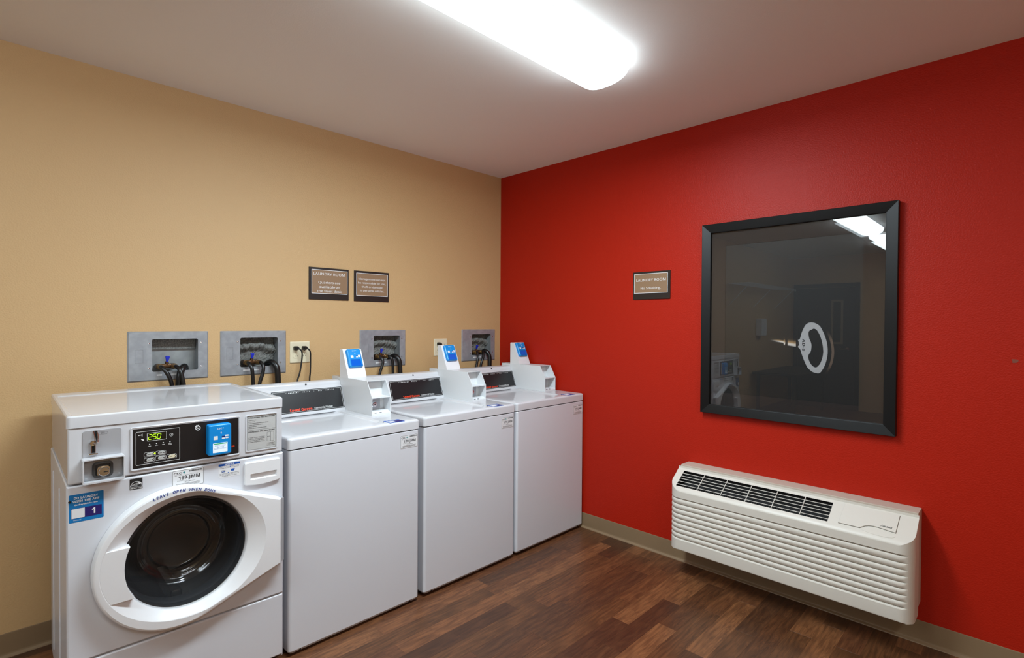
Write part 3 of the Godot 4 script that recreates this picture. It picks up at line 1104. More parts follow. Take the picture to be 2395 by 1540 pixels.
func id_text(number: String, c: Vector3, size: Vector2) -> ArrayMesh:
	var hx := size.x / 2.0
	var hy := size.y / 2.0
	var k := size.x / 0.0985
	var w := MB.new().at(c + Vector3(0, 0, 0.0005))
	var o := L.rr(-hx + 0.001, -hy + 0.001, hx - 0.001, hy - 0.001, 0.0035)
	w.frame(o, L.inset(o, 0.0008), -0.0002, 0.0002)
	write(w, "CSC", 0.0066 * k, Vector2(-0.0325, 0.0195) * k, 0.024 * k, "bold")
	write(w, number, 0.0118 * k, Vector2(0.0035, 0.0025) * k, 0.067 * k, "bold")
	write(w, "For Service or Refund", 0.0021 * k, Vector2(-0.02, -0.0075) * k)
	write(w, "1-877-264-6622", 0.0032 * k, Vector2(0.0035, -0.0125) * k, 0.036 * k)
	write(w, "SERVICE", 0.0016 * k, Vector2(-0.038, 0.0125) * k)
	for i in 4:
		w.plain(Vector3(-0.038 * k, (-0.0185 - 0.0024 * i) * k, -0.0002), Vector3((0.038 - 0.003 * (i % 2)) * k, (-0.0179 - 0.0024 * i) * k, 0.0002))
	w.plain(Vector3(-0.03 * k, 0.0118 * k, -0.0002), Vector3(0.03 * k, 0.0122 * k, 0.0002))
	var x := 0.003
	var rng := RandomNumberGenerator.new()
	rng.seed = 5
	while x < 0.044:
		var b := 0.0007 + rng.randf() * 0.0014
		w.plain(Vector3(x * k, 0.0205 * k, -0.0002), Vector3(minf(x + b, 0.045) * k, 0.0262 * k, 0.0002))
		x += b + 0.0006 + rng.randf() * 0.0006
	return w.mesh(0.0)


func notice(t: Node3D) -> void:
	var s := put("notice_sticker", MB.new().extr(L.rr(0.098, 0.7925, 0.1725, 0.844, 0.002), F - 0.001, F + 0.0004).mesh(), M.paper, t, "white notice sticker with a blue band")
	put("band", MB.new().extr(L.rr(0.0983, 0.8355, 0.1722, 0.8437, 0.001, 1), F, F + 0.0006).mesh(), M.notice_blue, s)
	var w := MB.new().at(Vector3(0, 0, F + 0.0008))
	write(w, "NOTICE", 0.0056, Vector2(0.1352, 0.8394), 0.031, "bold")
	put("heading", w.mesh(0.0), M.white_ink, s)
	var k := MB.new().at(Vector3(0, 0, F + 0.0005))
	var ls := [["Use only HE detergent in this", 0.8315], ["machine. Do not overload the drum.", 0.827], ["For best results please measure", 0.8065], ["the detergent with care. Thank you", 0.802], ["for keeping this room clean.", 0.7975]]
	for q in ls:
		write(k, q[0], 0.0024, Vector2(0.1352, q[1]), 0.066 if q[1] != 0.7975 else 0.052)
	k.frame(L.rr(0.1085, 0.8125, 0.121, 0.8195, 0.001, 1), L.rr(0.1092, 0.8132, 0.1203, 0.8188, 0.0008, 1), -0.0002, 0.0002)
	put("lettering", k.mesh(0.0), M.ink, s)
	var b := MB.new().at(Vector3(0, 0, F + 0.0005))
	b.extr(PackedVector2Array([Vector2(0.1415, 0.8125), Vector2(0.1515, 0.8125), Vector2(0.1535, 0.821), Vector2(0.1395, 0.821)]), -0.0002, 0.0002)
	b.extr(L.rr(0.1092, 0.8132, 0.1203, 0.8152, 0.0004, 1), -0.0002, 0.0002)
	b.extr(L.circle(0.0019, 12, Vector2(0.1385, 0.8305)), -0.0002, 0.0003)
	b.extr(L.circle(0.0019, 12, Vector2(0.131, 0.8085)), -0.0002, 0.0003)
	put("pictograms", b.mesh(0.0), M.notice_blue, s)


func star(t: Node3D) -> void:
	var s := put("rating_sticker", MB.new().extr(L.rr(-0.1703, 0.8068, -0.1346, 0.8433, 0.0005, 1), F - 0.001, F + 0.0004).mesh(), M.ink, t, "small black energy rating sticker")
	var w := MB.new().at(Vector3(0, 0, F + 0.0005))
	w.plain(Vector3(-0.1703, 0.8155, -0.0002), Vector3(-0.1346, 0.8161, 0.0002))
	var arc := PackedVector2Array()
	for i in 15:
		arc.append(Vector2(-0.15245, 0.8175) + Vector2(cos(PI * i / 14.0), sin(PI * i / 14.0)) * 0.0165)
	for i in 15:
		arc.append(Vector2(-0.15245, 0.8175) + Vector2(cos(PI * (14 - i) / 14.0), sin(PI * (14 - i) / 14.0)) * 0.0153)
	w.extr(arc, -0.0002, 0.0002)
	write(w, "energy", 0.0068, Vector2(-0.1565, 0.824), 0.0215, "serif", 0, 0.35, 0.2)
	var st := PackedVector2Array()
	for i in 10:
		var a := PI / 2.0 + TAU * i / 10.0 - 0.15
		st.append(Vector2(-0.1425, 0.8262) + Vector2(cos(a), sin(a)) * (0.0062 if i % 2 == 0 else 0.0026))
	w.extr(st, -0.0002, 0.0002)
	write(w, "ENERGY STAR", 0.0036, Vector2(-0.15245, 0.8112), 0.032, "bold")
	put("lettering", w.mesh(0.0), M.white_ink, s)


func app_sticker(t: Node3D) -> void:
	var s := put("app_sticker", MB.new().extr(L.rr(-0.3262, 0.7357, -0.2395, 0.8242, 0.003), F - 0.001, F + 0.0004).mesh(), M.sky_print, t, "blue app sticker with a number one")
	put("number_band", MB.new().extr(L.rr(-0.3215, 0.7475, -0.2445, 0.7795, 0.0006, 1), F, F + 0.0006).mesh(), M.navy, s)
	put("blank_tile", MB.new().extr(L.rr(-0.3203, 0.7485, -0.2875, 0.7785, 0.0006, 1), F, F + 0.0008).mesh(), M.paper, s)
	var w := MB.new().at(Vector3(0, 0, F + 0.0006))
	write(w, "DO LAUNDRY", 0.0072, Vector2(-0.284, 0.812), 0.06, "bold")
	write(w, "WITH THE APP", 0.0072, Vector2(-0.284, 0.8015), 0.067, "bold")
	write(w, "GetPayMobile.com", 0.0046, Vector2(-0.284, 0.7905), 0.058, "bold")
	write(w, "mobile pay", 0.0028, Vector2(-0.306, 0.7425))
	put("lettering", w.mesh(0.0), M.white_ink, s)
	var n := MB.new().at(Vector3(0, 0, F + 0.0008))
	write(n, "1", 0.0185, Vector2(-0.2655, 0.7635), 0.0, "bold")
	put("number", n.mesh(0.0), M.white_ink, s)


# ---------------------------------------------------------------- top-loading washers

const TF := 0.3607  # front plane, local (world z = 0.8207)
const TZ := 0.46
const LID := 0.8985


func top_loaders() -> void:
	var lefts := [-1.9845, -1.3135, -0.6545]
	var lifts := [0.0, 0.004, 0.006]
	var numbers := ["170-JMM", "171-JMM", "172-JMM"]
	var says := [
		"white top-load coin washer directly right of the front-load washer, numbered 170",
		"white top-load coin washer in the middle of the three top loaders, numbered 171",
		"white top-load coin washer in the corner against the red wall, numbered 172",
	]
	var first := make_top_loader()
	for i in 3:
		var o: Node3D = first
		if i:
			o = first.duplicate()
			o.name = numbered("top_load_washer")
			add_child(o, true)
			o.get_node("id_sticker/lettering").mesh = id_text(numbers[i], Vector3(0.2605, 0.7985, TF), Vector2(0.0985, 0.0625))
		o.position = Vector3(lefts[i] + 0.323, 0, TZ)
		for part in o.get_children():
			if not part.name.begins_with("leveling_foot"):
				part.position.y = lifts[i]
		tag(o, says[i], "washing machine", "top-load washers in the row")


func make_top_loader() -> Node3D:
	var t := thing("top_load_washer", "", "washing machine")
	var hw := 0.323
	var body := MB.new()
	var z0 := 0.135 - TZ
	body.loft([
		L.rz(-hw + 0.012, z0, hw - 0.012, TF - 0.011, 0.012, 0.009), L.rz(-hw + 0.003, z0, hw - 0.003, TF - 0.001, 0.014, 0.0215), L.rz(-hw + 0.003, z0, hw - 0.003, TF, 0.014, 0.0235),
		L.rz(-hw + 0.003, z0, hw - 0.003, TF, 0.014, 0.843), L.rz(-hw + 0.005, z0 + 0.002, hw - 0.005, TF - 0.002, 0.013, 0.847), L.rz(-hw + 0.02, z0 + 0.02, hw - 0.02, TF - 0.016, 0.01, 0.848),
	])
	put("cabinet", body.mesh(30.0), M.panel, t)
	put("lid_gap", MB.new().loft([L.rz(-hw + 0.01, z0, hw - 0.01, TF - 0.008, 0.012, 0.845), L.rz(-hw + 0.01, z0, hw - 0.01, TF - 0.008, 0.012, 0.856)]).mesh(), M.gap, t)
	for x in [-0.27, 0.27]:
		put("base_screw", MB.new().at(Vector3(x, 0.0155, TF - 0.0062), Basis(Vector3.RIGHT, 0.68)).lathe(PackedVector2Array([Vector2(0.0045, 0.0), Vector2(0.0045, 0.002), Vector2(0.0, 0.002)]), 10, false, true).mesh(), M.gap, t)
	for s in [[-0.28, -0.29], [0.28, -0.29], [-0.28, 0.3], [0.28, 0.3]]:
		put("leveling_foot", MB.new().at(Vector3(s[0], 0, s[1]), Basis(Vector3.RIGHT, -PI / 2.0)).lathe(PackedVector2Array([Vector2(0.022, 0.0), Vector2(0.022, 0.004), Vector2(0.01, 0.006), Vector2(0.01, 0.0095)]), 14, true, true).mesh(), M.rubber, t)
	# enamelled top with the dished lid
	var top := MB.new()
	top.loft([
		L.rz(-hw, z0, hw, TF + 0.001, 0.014, 0.8525), L.rz(-hw, z0, hw, TF + 0.001, 0.014, 0.887), L.rz(-hw + 0.0015, z0 + 0.001, hw - 0.0015, TF - 0.0005, 0.014, 0.8925), L.rz(-hw + 0.005, z0 + 0.003, hw - 0.005, TF - 0.004, 0.013, 0.8965), L.rz(-hw + 0.011, z0 + 0.006, hw - 0.011, TF - 0.010, 0.012, LID),
		L.rz(-0.255, 0.30 - TZ, 0.155, 0.765 - TZ, 0.045, LID), L.rz(-0.2525, 0.3025 - TZ, 0.1525, 0.7625 - TZ, 0.044, LID - 0.001), L.rz(-0.247, 0.308 - TZ, 0.147, 0.757 - TZ, 0.04, LID - 0.006), L.rz(-0.243, 0.312 - TZ, 0.143, 0.753 - TZ, 0.037, LID - 0.0072),
	])
	put("lid", top.mesh(26.0), M.white, t)
	put("lid_bumper", MB.new().at(Vector3(0.148, LID, 0.772 - TZ), Basis(Vector3.RIGHT, -PI / 2.0)).lathe(PackedVector2Array([Vector2(0.004, 0.0), Vector2(0.0035, 0.0016), Vector2(0.0, 0.002)]), 10, false, true).mesh(), M.rubber, t)
	# console: sloping backsplash with a cove along its top
	var cp := PackedVector2Array()  # (z, y)
	for q in [[0.16, LID - 0.002], [0.318, LID - 0.002], [0.3165, 0.906], [0.272, 1.024], [0.2685, 1.0275], [0.262, 1.0295], [0.2585, 1.033], [0.2575, 1.039], [0.256, 1.0465], [0.2515, 1.0525], [0.244, 1.0555], [0.215, 1.0585], [0.205, 1.0575], [0.17, 1.05], [0.16, 1.04]]:
		cp.append(Vector2(q[0] - TZ, q[1]))
	var con := MB.new()
	var l0 := PackedVector3Array()
	var l1 := PackedVector3Array()
	for q in cp:
		l0.append(Vector3(-hw + 0.003, q.y, q.x))
		l1.append(Vector3(0.1925, q.y, q.x))
	con.loft([l1, l0])
	var console := put("console", con.mesh(30.0), M.white, t, "sloping white control console")
	# the sloping face: origin at the foot of the face, x along the machine, y up the slope
	var up := Vector3(0, 1.024 - 0.906, 0.272 - 0.3165).normalized()
	var face := Transform3D(Basis(Vector3.RIGHT, up, Vector3.RIGHT.cross(up)), Vector3(-hw, 0.906, 0.3165 - TZ))
	var pm := MB.new()
	pm.xf = face
	pm.extr(L.rr(0.139, 0.006, 0.5125, 0.1225, 0.002), -0.001, 0.0006)
	var panel := put("console_panel", pm.mesh(), M.black_panel, console, "black printed console panel")
	var wl := MB.new()
	wl.xf = face * Transform3D(Basis.IDENTITY, Vector3(0, 0, 0.0007))
	var o := L.rr(0.1455, 0.0105, 0.508, 0.1185, 0.002)
	wl.frame(o, L.inset(o, 0.001), -0.0003, 0.0003)
	var spaced := "PERMANENT  PRESS  •  ALL  FABRIC"
	for i in spaced.length():
		if spaced[i] != " ":
			write(wl, spaced[i], 0.005, Vector2(0.2085 + 0.2565 * i / (spaced.length() - 1.0), 0.1105), 0.0, "bold")
	write(wl, "Commercial Washer", 0.0105, Vector2(0.3965, 0.0205), 0.1, "sans")
	put("lettering", wl.mesh(0.0), M.white_ink, console)
	var rl := MB.new()
	rl.xf = wl.xf
	write(rl, "Speed Queen", 0.0125, Vector2(0.2765, 0.0205), 0.115, "bold")
	put("red_lettering", rl.mesh(0.0), M.red_ink, console, "red maker's lettering")
	put("console_screw", MB.new().at(Vector3(0.0005, 1.0445, 0.2545 - TZ), Basis(Vector3.RIGHT, -0.35)).lathe(PackedVector2Array([Vector2(0.005, 0.0), Vector2(0.005, 0.003), Vector2(0.0035, 0.0045), Vector2(0.0, 0.0038)]), 14, false, true).mesh(), M.rubber, console)
	coin_box(t)
	id_sticker(t, "170-JMM", Vector3(0.2605, 0.7985, TF), Vector2(0.0985, 0.0625), false)
	# blue sticker lying on the lid near its front right corner
	var b := MB.new().at(Vector3(0.199, LID, 0.782 - TZ), Basis(Vector3.RIGHT, -PI / 2.0))
	b.extr(L.rr(-0.042, -0.032, 0.042, 0.032, 0.002), -0.0006, 0.0004)
	var st := put("lid_sticker", b.mesh(), M.notice_blue, t, "blue sticker on the lid")
	var n := MB.new()
	n.xf = b.xf * Transform3D(Basis.IDENTITY, Vector3(0, 0, 0.0003))
	n.extr(L.rr(0.0, -0.026, 0.038, 0.004, 0.001, 1), -0.0002, 0.0004)
	put("number_band", n.mesh(0.0), M.navy, st)
	var w := MB.new()
	w.xf = b.xf * Transform3D(Basis.IDENTITY, Vector3(0, 0, 0.0008))
	write(w, "DO LAUNDRY", 0.007, Vector2(0.0, 0.022), 0.06, "bold")
	write(w, "WITH THE APP", 0.007, Vector2(0.0, 0.0115), 0.064, "bold")
	w.extr(L.rr(-0.036, -0.025, -0.006, 0.003, 0.001, 1), -0.0003, 0.0002)
	put("lettering", w.mesh(0.0), M.white_ink, st)
	return t


func side_poly(pts: Array, x0: float, x1: float, mb: MB) -> void:
	# a plate across x whose outline is given as (z, y), in order round the plate
	var a := PackedVector3Array()
	var b := PackedVector3Array()
	var area := 0.0
	for i in pts.size():
		var p: Array = pts[i]
		var q: Array = pts[(i + 1) % pts.size()]
		area += p[0] * q[1] - q[0] * p[1]
	var list := pts.duplicate()
	if area > 0.0:
		list.reverse()
	for p in list:
		a.append(Vector3(x0, p[1], p[0] - TZ))
		b.append(Vector3(x1, p[1], p[0] - TZ))
	mb.loft([a, b])


func coin_box(t: Node3D) -> void:
	var x0 := 0.517 - 0.323
	var x1 := 0.627 - 0.323
	var y0 := LID
	var m := MB.new()
	var side := [[0.162, y0], [0.5885, y0], [0.5885, 0.989], [0.541, 1.0715], [0.162, 1.0715]]
	side_poly(side, x0, x0 + 0.0025, m)
	side_poly(side, x1 - 0.0025, x1, m)
	side_poly([[0.162, 1.069], [0.541, 1.069], [0.541, 1.0715], [0.162, 1.0715]], x0 + 0.001, x1 - 0.001, m)
	side_poly([[0.162, y0], [0.165, y0], [0.165, 1.0715], [0.162, 1.0715]], x0 + 0.001, x1 - 0.001, m)
	side_poly([[0.5875, y0], [0.5875, y0 + 0.008], [0.566, y0 + 0.019], [0.52, y0 + 0.019], [0.52, y0]], x0 + 0.002, x1 - 0.002, m)
	side_poly([[0.5865, 0.9855], [0.5865, 0.9895], [0.505, 0.9895], [0.505, 0.9855]], x0 + 0.002, x1 - 0.002, m)
	side_poly([[0.505, 0.96], [0.511, 0.96], [0.5, 1.07], [0.494, 1.07]], x0 + 0.002, x1 - 0.002, m)
	side_poly([[0.52, y0], [0.524, y0], [0.524, 0.988], [0.52, 0.988]], x0 + 0.002, x1 - 0.002, m)
	var box := put("coin_box", m.mesh(0.0), M.box_paint, t, "white steel coin box with an open front")
	var lp := MB.new().at(Vector3(x0 + 0.05, y0 + 0.052, 0.524 - TZ))
	lp.extr(L.rr(-0.042, -0.03, 0.034, 0.03, 0.006), 0.0, 0.003, 0.001)
	put("lock_plate", lp.mesh(), M.alu, box)
	var lk := MB.new().at(Vector3(x0 + 0.047, y0 + 0.048, 0.527 - TZ))
	lk.lathe(PackedVector2Array([Vector2(0.016, 0.0), Vector2(0.016, 0.004), Vector2(0.0125, 0.006), Vector2(0.012, 0.012), Vector2(0.0, 0.012)]), 24, false, true)
	put("lock", lk.mesh(), M.chrome, box)
	put("keyway", MB.new().box(Vector3(x0 + 0.043, y0 + 0.046, 0.5385 - TZ), Vector3(x0 + 0.051, y0 + 0.05, 0.5398 - TZ), 0.0004).mesh(), M.dark_inside, box)
	var sl := MB.new()
	sl.box(Vector3(x0 + 0.012, 1.02, 0.506 - TZ), Vector3(x0 + 0.019, 1.064, 0.512 - TZ), 0.001)
	sl.box(Vector3(x0 + 0.014, 0.995, 0.509 - TZ), Vector3(x0 + 0.019, 1.012, 0.515 - TZ), 0.001)
	put("coin_slot", sl.mesh(), M.dark_inside, box)
	var ch := MB.new()
	ch.box(Vector3(x0 + 0.004, 1.03, 0.506 - TZ), Vector3(x0 + 0.0125, 1.062, 0.513 - TZ), 0.001)
	ch.at(Vector3(x0 + 0.016, 1.015, 0.51 - TZ)).lathe(PackedVector2Array([Vector2(0.005, 0.0), Vector2(0.005, 0.004), Vector2(0.0, 0.005)]), 14, false, true)
	ch.at(Vector3.ZERO).box(Vector3(x0 + 0.01, 0.99, 0.511 - TZ), Vector3(x0 + 0.024, 0.9945, 0.523 - TZ), 0.001)
	put("coin_chute", ch.mesh(), M.chrome, box)
	var dh := MB.new()
	for k in 2:
		dh.box(Vector3(x0 + 0.02 + 0.028 * k, y0 + 0.0105, 0.579 - TZ), Vector3(x0 + 0.032 + 0.028 * k, y0 + 0.0125, 0.584 - TZ), 0.0004)
	put("drain_slot", dh.mesh(), M.dark_inside, box)
	# stand with the sloping card reader
	var sm := MB.new()
	var prof := [[0.25, 1.0705], [0.343, 1.0705], [0.3425, 1.079], [0.3405, 1.084], [0.2815, 1.2205], [0.276, 1.2245], [0.254, 1.2245], [0.25, 1.221]]
	side_poly(prof, x0 + 0.0002, x1 - 0.0002, sm)
	var stand := put("reader_stand", sm.mesh(25.0), M.plastic, t, "white sloping stand of the card reader")
	var a := Vector3(0, 1.2205, 0.2815 - TZ)
	var b := Vector3(0, 1.084, 0.3405 - TZ)
	var up := (a - b).normalized()
	var nrm := Vector3.RIGHT.cross(up)
	var xf := Transform3D(Basis(Vector3.RIGHT, up, nrm), a - up * 0.052 + Vector3((x0 + x1) / 2.0, 0, 0))
	var o := L.rr(-0.0415, -0.0535, 0.0415, 0.0515, 0.009, 5)
	var rm := MB.new()
	rm.xf = xf
	rm.loft([L.z(o, -0.001), L.z(o, 0.011), L.z(L.inset(o, 0.0022), 0.0145), L.z(L.inset(o, 0.006), 0.0165)])
	var r := put("card_reader", rm.mesh(50.0), M.blue, t, "blue card reader with a dark blue screen")
	reader_face(r, xf * Transform3D(Basis.IDENTITY.scaled(Vector3(1.15, 0.98, 1)), Vector3(0, -0.002, 0.0166)), false)


# ---------------------------------------------------------------- wall boxes, hoses, outlets

const BOX_X := [-2.3845, -1.9954, -1.2096, -0.3930]


func wall_boxes() -> void:
	var says := [
		"galvanized recessed washer box farthest left on the beige wall, with a clean metal lining",
		"galvanized recessed washer box between the leftmost box and the socket with two plugs",
		"grey recessed washer box directly right of the first blue card reader",
		"grey recessed washer box next to the red wall corner",
	]
	for i in 4:
		var at := Vector3(BOX_X[i] + 0.167, 1.2064, 0)
		var t := thing("washer_outlet_box", says[i], "outlet box", at, 0.0, "washer boxes on the beige wall")
		# face plate with a rectangular opening, its rim folded back to the wall
		var o := L.rr(-0.167, -0.1175, 0.167, 0.1175, 0.004)
		var hole := L.rr(-0.072, -0.074, 0.121, 0.081, 0.008)
		var m := MB.new()
		m.loft([L.z(o, 0.0), L.z(o, 0.0015), L.z(L.inset(o, 0.0055), 0.006), L.z(hole, 0.006), L.z(hole, -0.004)], false, false)
		put("face_plate", m.mesh(20.0), M.zinc, t)
		var bx := MB.new()
		var h2 := L.rr(-0.0765, -0.079, 0.1255, 0.0855, 0.004)
		bx.loft([L.z(h2, 0.001), L.z(h2, -0.07)], false, true)
		var inv := MB.new()
		var flip := bx.v
		for k in range(0, flip.size(), 3):
			inv.tri(flip[k], flip[k + 2], flip[k + 1])
		put("recess", inv.mesh(), M.zinc_inside, t)
		if i == 0:
			put("header_strip", MB.new().plain(Vector3(-0.074, 0.03, -0.069), Vector3(0.123, 0.083, -0.055)).mesh(), M.lining, t)
		else:
			put("torn_lining", lining_mesh(i), M.lining, t, "torn grey lining inside the box")
		var kn := L.rr(-0.138, -0.031, -0.106, 0.033, 0.002)
		put("knockout", MB.new().frame(kn, L.inset(kn, 0.0016), 0.005, 0.0072).mesh(), M.zinc, t)
		for q in [[-0.085, 0.0605], [0.135, 0.0605], [0.135, -0.0575], [-0.085, -0.0575]]:
			put("screw", MB.new().at(Vector3(q[0], q[1], 0.006)).lathe(PackedVector2Array([Vector2(0.0048, 0.0), Vector2(0.0042, 0.002), Vector2(0.0, 0.003)]), 12, false, true).mesh(), M.chrome, t)
		for q in ([[-0.053, -0.032], [0.006, 0.036]] if i == 0 else [[-0.058, -0.024], [-0.02, 0.02]]):
			put("label_strip", MB.new().extr(L.rr(q[0], -0.0945, q[1], -0.087, 0.0006, 1), 0.005, 0.0066).mesh(), M.paper, t)
		# double valve with its blue lever
		var v := MB.new()
		for x in [-0.0395, 0.021]:
			v.at(Vector3(x, -0.052, 0.0), Basis.IDENTITY).lathe(PackedVector2Array([Vector2(0.012, -0.06), Vector2(0.014, -0.02), Vector2(0.014, -0.008), Vector2(0.0105, -0.006), Vector2(0.0105, 0.002)]), 16, true, true)
		v.at(Vector3.ZERO).rbox(Vector3(-0.009, -0.05, -0.024), Vector3(0.066, 0.022, 0.024), 0.008, 2)
		v.at(Vector3(-0.007, -0.046, -0.02), Basis(Vector3.RIGHT, -PI / 2.0)).lathe(PackedVector2Array([Vector2(0.0085, 0.0), Vector2(0.0085, 0.014), Vector2(0.006, 0.018)]), 14, false, true)
		var valve := put("valve", v.mesh(), M.bronze, t, "tarnished brass double valve")
		var lv := MB.new().at(Vector3(-0.007, -0.025, -0.012), Basis(Vector3.RIGHT, 0.25))
		lv.extr(PackedVector2Array([Vector2(-0.004, -0.006), Vector2(0.004, -0.006), Vector2(0.0055, 0.004), Vector2(0.0105, 0.02), Vector2(0.006, 0.0235), Vector2(-0.006, 0.0235), Vector2(-0.0085, 0.02), Vector2(-0.0055, 0.004)]), -0.004, 0.004, 0.001)
		put("lever", lv.mesh(), M.blue_lever, valve, "blue lever")
		for x in [-0.0395, 0.021]:
			put("collar", MB.new().at(Vector3(x, -0.052, 0.0)).lathe(PackedVector2Array([Vector2(0.011, -0.004), Vector2(0.0125, -0.002), Vector2(0.0125, 0.006), Vector2(0.0105, 0.009), Vector2(0.009, 0.01)]), 18, true, true).mesh(), M.brass, valve)
	hoses()


func lining_mesh(seed_: int) -> ArrayMesh:
	# crumpled sheet sagging inside the recess
	var n := FastNoiseLite.new()
	n.seed = seed_ * 5 + 2
	n.frequency = 14.0
	n.fractal_octaves = 4
	var m := MB.new()
	var p := []
	for j in 25:
		var row := PackedVector3Array()
		for i in 33:
			var u := i / 32.0
			var w := j / 24.0
			var x := lerpf(-0.074, 0.123, u)
			var y := lerpf(-0.077, 0.083, w)
			var crest := 0.55 + 0.16 * sin(u * 2.6 + 0.4) + 0.08 * n.get_noise_2d(u, 3.0)
			var d := -0.064 + 0.035 * smoothstep(-0.22, 0.0, -absf(w - crest)) + 0.008 * n.get_noise_2d(x * 8.0, y * 8.0) + 0.004 * n.get_noise_2d(x * 30.0, y * 30.0)
			row.append(Vector3(x, y, minf(d, -0.03)))
		p.append(row)
	for j in 24:
		for i in 32:
			m.quad(p[j][i], p[j][i + 1], p[j + 1][i + 1], p[j + 1][i])
	return m.mesh(60.0)


func hoses() -> void:
	var names := ["the leftmost wall box", "the wall box beside the double socket", "the wall box right of the first card reader", "the corner wall box"]
	# per box: the two water hoses and the drain hose as points relative to the plate's left edge (x), world y and z
	var paths := [
		[[[0.1275, 1.1545, 0.008], [0.130, 1.152, 0.032], [0.147, 1.125, 0.05], [0.164, 1.075, 0.052], [0.17, 0.98, 0.055], [0.172, 0.86, 0.06]], [[0.188, 1.1545, 0.008], [0.190, 1.153, 0.03], [0.199, 1.135, 0.056], [0.21, 1.076, 0.066], [0.22, 0.98, 0.068], [0.222, 0.86, 0.07]], [[0.246, 1.10, -0.06], [0.244, 1.125, -0.045], [0.236, 1.147, -0.02], [0.222, 1.149, 0.012], [0.207, 1.125, 0.03], [0.198, 1.07, 0.036], [0.196, 0.96, 0.04], [0.198, 0.84, 0.05]]],
		[[[0.1275, 1.1545, 0.008], [0.129, 1.152, 0.032], [0.138, 1.125, 0.05], [0.1425, 1.06, 0.052], [0.143, 0.98, 0.055], [0.143, 0.86, 0.06]], [[0.188, 1.1545, 0.008], [0.192, 1.153, 0.03], [0.197, 1.13, 0.047], [0.19, 1.09, 0.05], [0.176, 1.045, 0.052], [0.165, 0.95, 0.055], [0.165, 0.84, 0.06]], [[0.238, 1.10, -0.06], [0.24, 1.13, -0.04], [0.246, 1.15, -0.01], [0.256, 1.15, 0.02], [0.27, 1.12, 0.04], [0.274, 1.05, 0.045], [0.274, 0.95, 0.05], [0.272, 0.84, 0.055]]],
		[[[0.1275, 1.1545, 0.008], [0.1295, 1.152, 0.032], [0.135, 1.125, 0.05], [0.125, 1.09, 0.052], [0.11, 1.05, 0.055], [0.1, 0.95, 0.06], [0.1, 0.84, 0.06]], [[0.188, 1.1545, 0.008], [0.194, 1.153, 0.03], [0.205, 1.13, 0.047], [0.209, 1.05, 0.05], [0.209, 0.95, 0.055], [0.209, 0.84, 0.06]], [[0.236, 1.10, -0.06], [0.238, 1.13, -0.04], [0.243, 1.152, -0.01], [0.252, 1.151, 0.02], [0.263, 1.12, 0.04], [0.2655, 1.05, 0.045], [0.265, 0.95, 0.05], [0.265, 0.84, 0.055]]],
		[[[0.1275, 1.1545, 0.008], [0.1275, 1.151, 0.034], [0.118, 1.12, 0.052], [0.103, 1.07, 0.055], [0.09, 1.0, 0.058], [0.085, 0.84, 0.06]], [[0.188, 1.1545, 0.008], [0.187, 1.152, 0.03], [0.172, 1.115, 0.047], [0.148, 1.06, 0.05], [0.135, 0.98, 0.055], [0.13, 0.84, 0.06]], [[0.216, 1.10, -0.06], [0.216, 1.135, -0.04], [0.221, 1.157, -0.008], [0.232, 1.154, 0.022], [0.243, 1.12, 0.04], [0.2405, 1.05, 0.045], [0.238, 0.95, 0.05], [0.236, 0.84, 0.055]]],
	]
	for i in 4:
		for k in 3:
			var pts := []
			for p in paths[i][k]:
				pts.append(Vector3(p[0] + BOX_X[i], p[1], p[2]))
			var base: Vector3 = pts[0]
			var o := thing("drain_hose" if k == 2 else "water_hose", ["left black rubber water hose hanging from " + names[i], "right black rubber water hose hanging from " + names[i], "thick black drain hose arching out of " + names[i]][k], "hose", base, 0.0, "drain hoses" if k == 2 else "water hoses")
			for j in pts.size():
				pts[j] -= base
			put("tubing", MB.new().tube(L.smooth(pts, 6), 0.0155 if k == 2 else 0.0092, 14).mesh(60.0), M.hose, o)
			if k < 2:
				var d: Vector3 = (pts[1] - pts[0]).normalized()
				var bs := Basis(Quaternion(Vector3(0, 0, 1), d))
				put("coupling", MB.new().at(pts[0], bs).lathe(PackedVector2Array([Vector2(0.0105, 0.0), Vector2(0.0115, 0.003), Vector2(0.0115, 0.012), Vector2(0.0098, 0.016)]), 14, true, true).mesh(), M.brass, o)


func outlets() -> void:
	outlet(Vector3(-1.583, 1.2005, 0), "ivory double wall socket with two black plugs, left of the first blue card reader")
	outlet(Vector3(-0.585, 1.1995, 0), "ivory double wall socket half hidden behind the middle blue card reader")
	var g := "power cords of the washers"
	cord([Vector3(-1.6105, 1.2245, 0.008), Vector3(-1.605, 1.226, 0.034), Vector3(-1.5885, 1.206, 0.04), Vector3(-1.5866, 1.165, 0.038), Vector3(-1.6, 1.09, 0.042), Vector3(-1.616, 1.04, 0.045), Vector3(-1.63, 0.96, 0.06), Vector3(-1.632, 0.84, 0.07)], "left black power cord plugged into the ivory double socket", g)
	cord([Vector3(-1.563, 1.2245, 0.008), Vector3(-1.557, 1.226, 0.034), Vector3(-1.541, 1.206, 0.04), Vector3(-1.5376, 1.163, 0.038), Vector3(-1.5405, 1.09, 0.042), Vector3(-1.5457, 1.04, 0.045), Vector3(-1.548, 0.95, 0.06), Vector3(-1.55, 0.84, 0.07)], "right black power cord plugged into the ivory double socket", g)
	cord([Vector3(-0.608, 1.2235, 0.008), Vector3(-0.6, 1.224, 0.03), Vector3(-0.59, 1.2, 0.036), Vector3(-0.588, 1.15, 0.038), Vector3(-0.59, 1.05, 0.045), Vector3(-0.592, 0.84, 0.06)], "black power cord plugged into the socket behind the middle card reader", g)


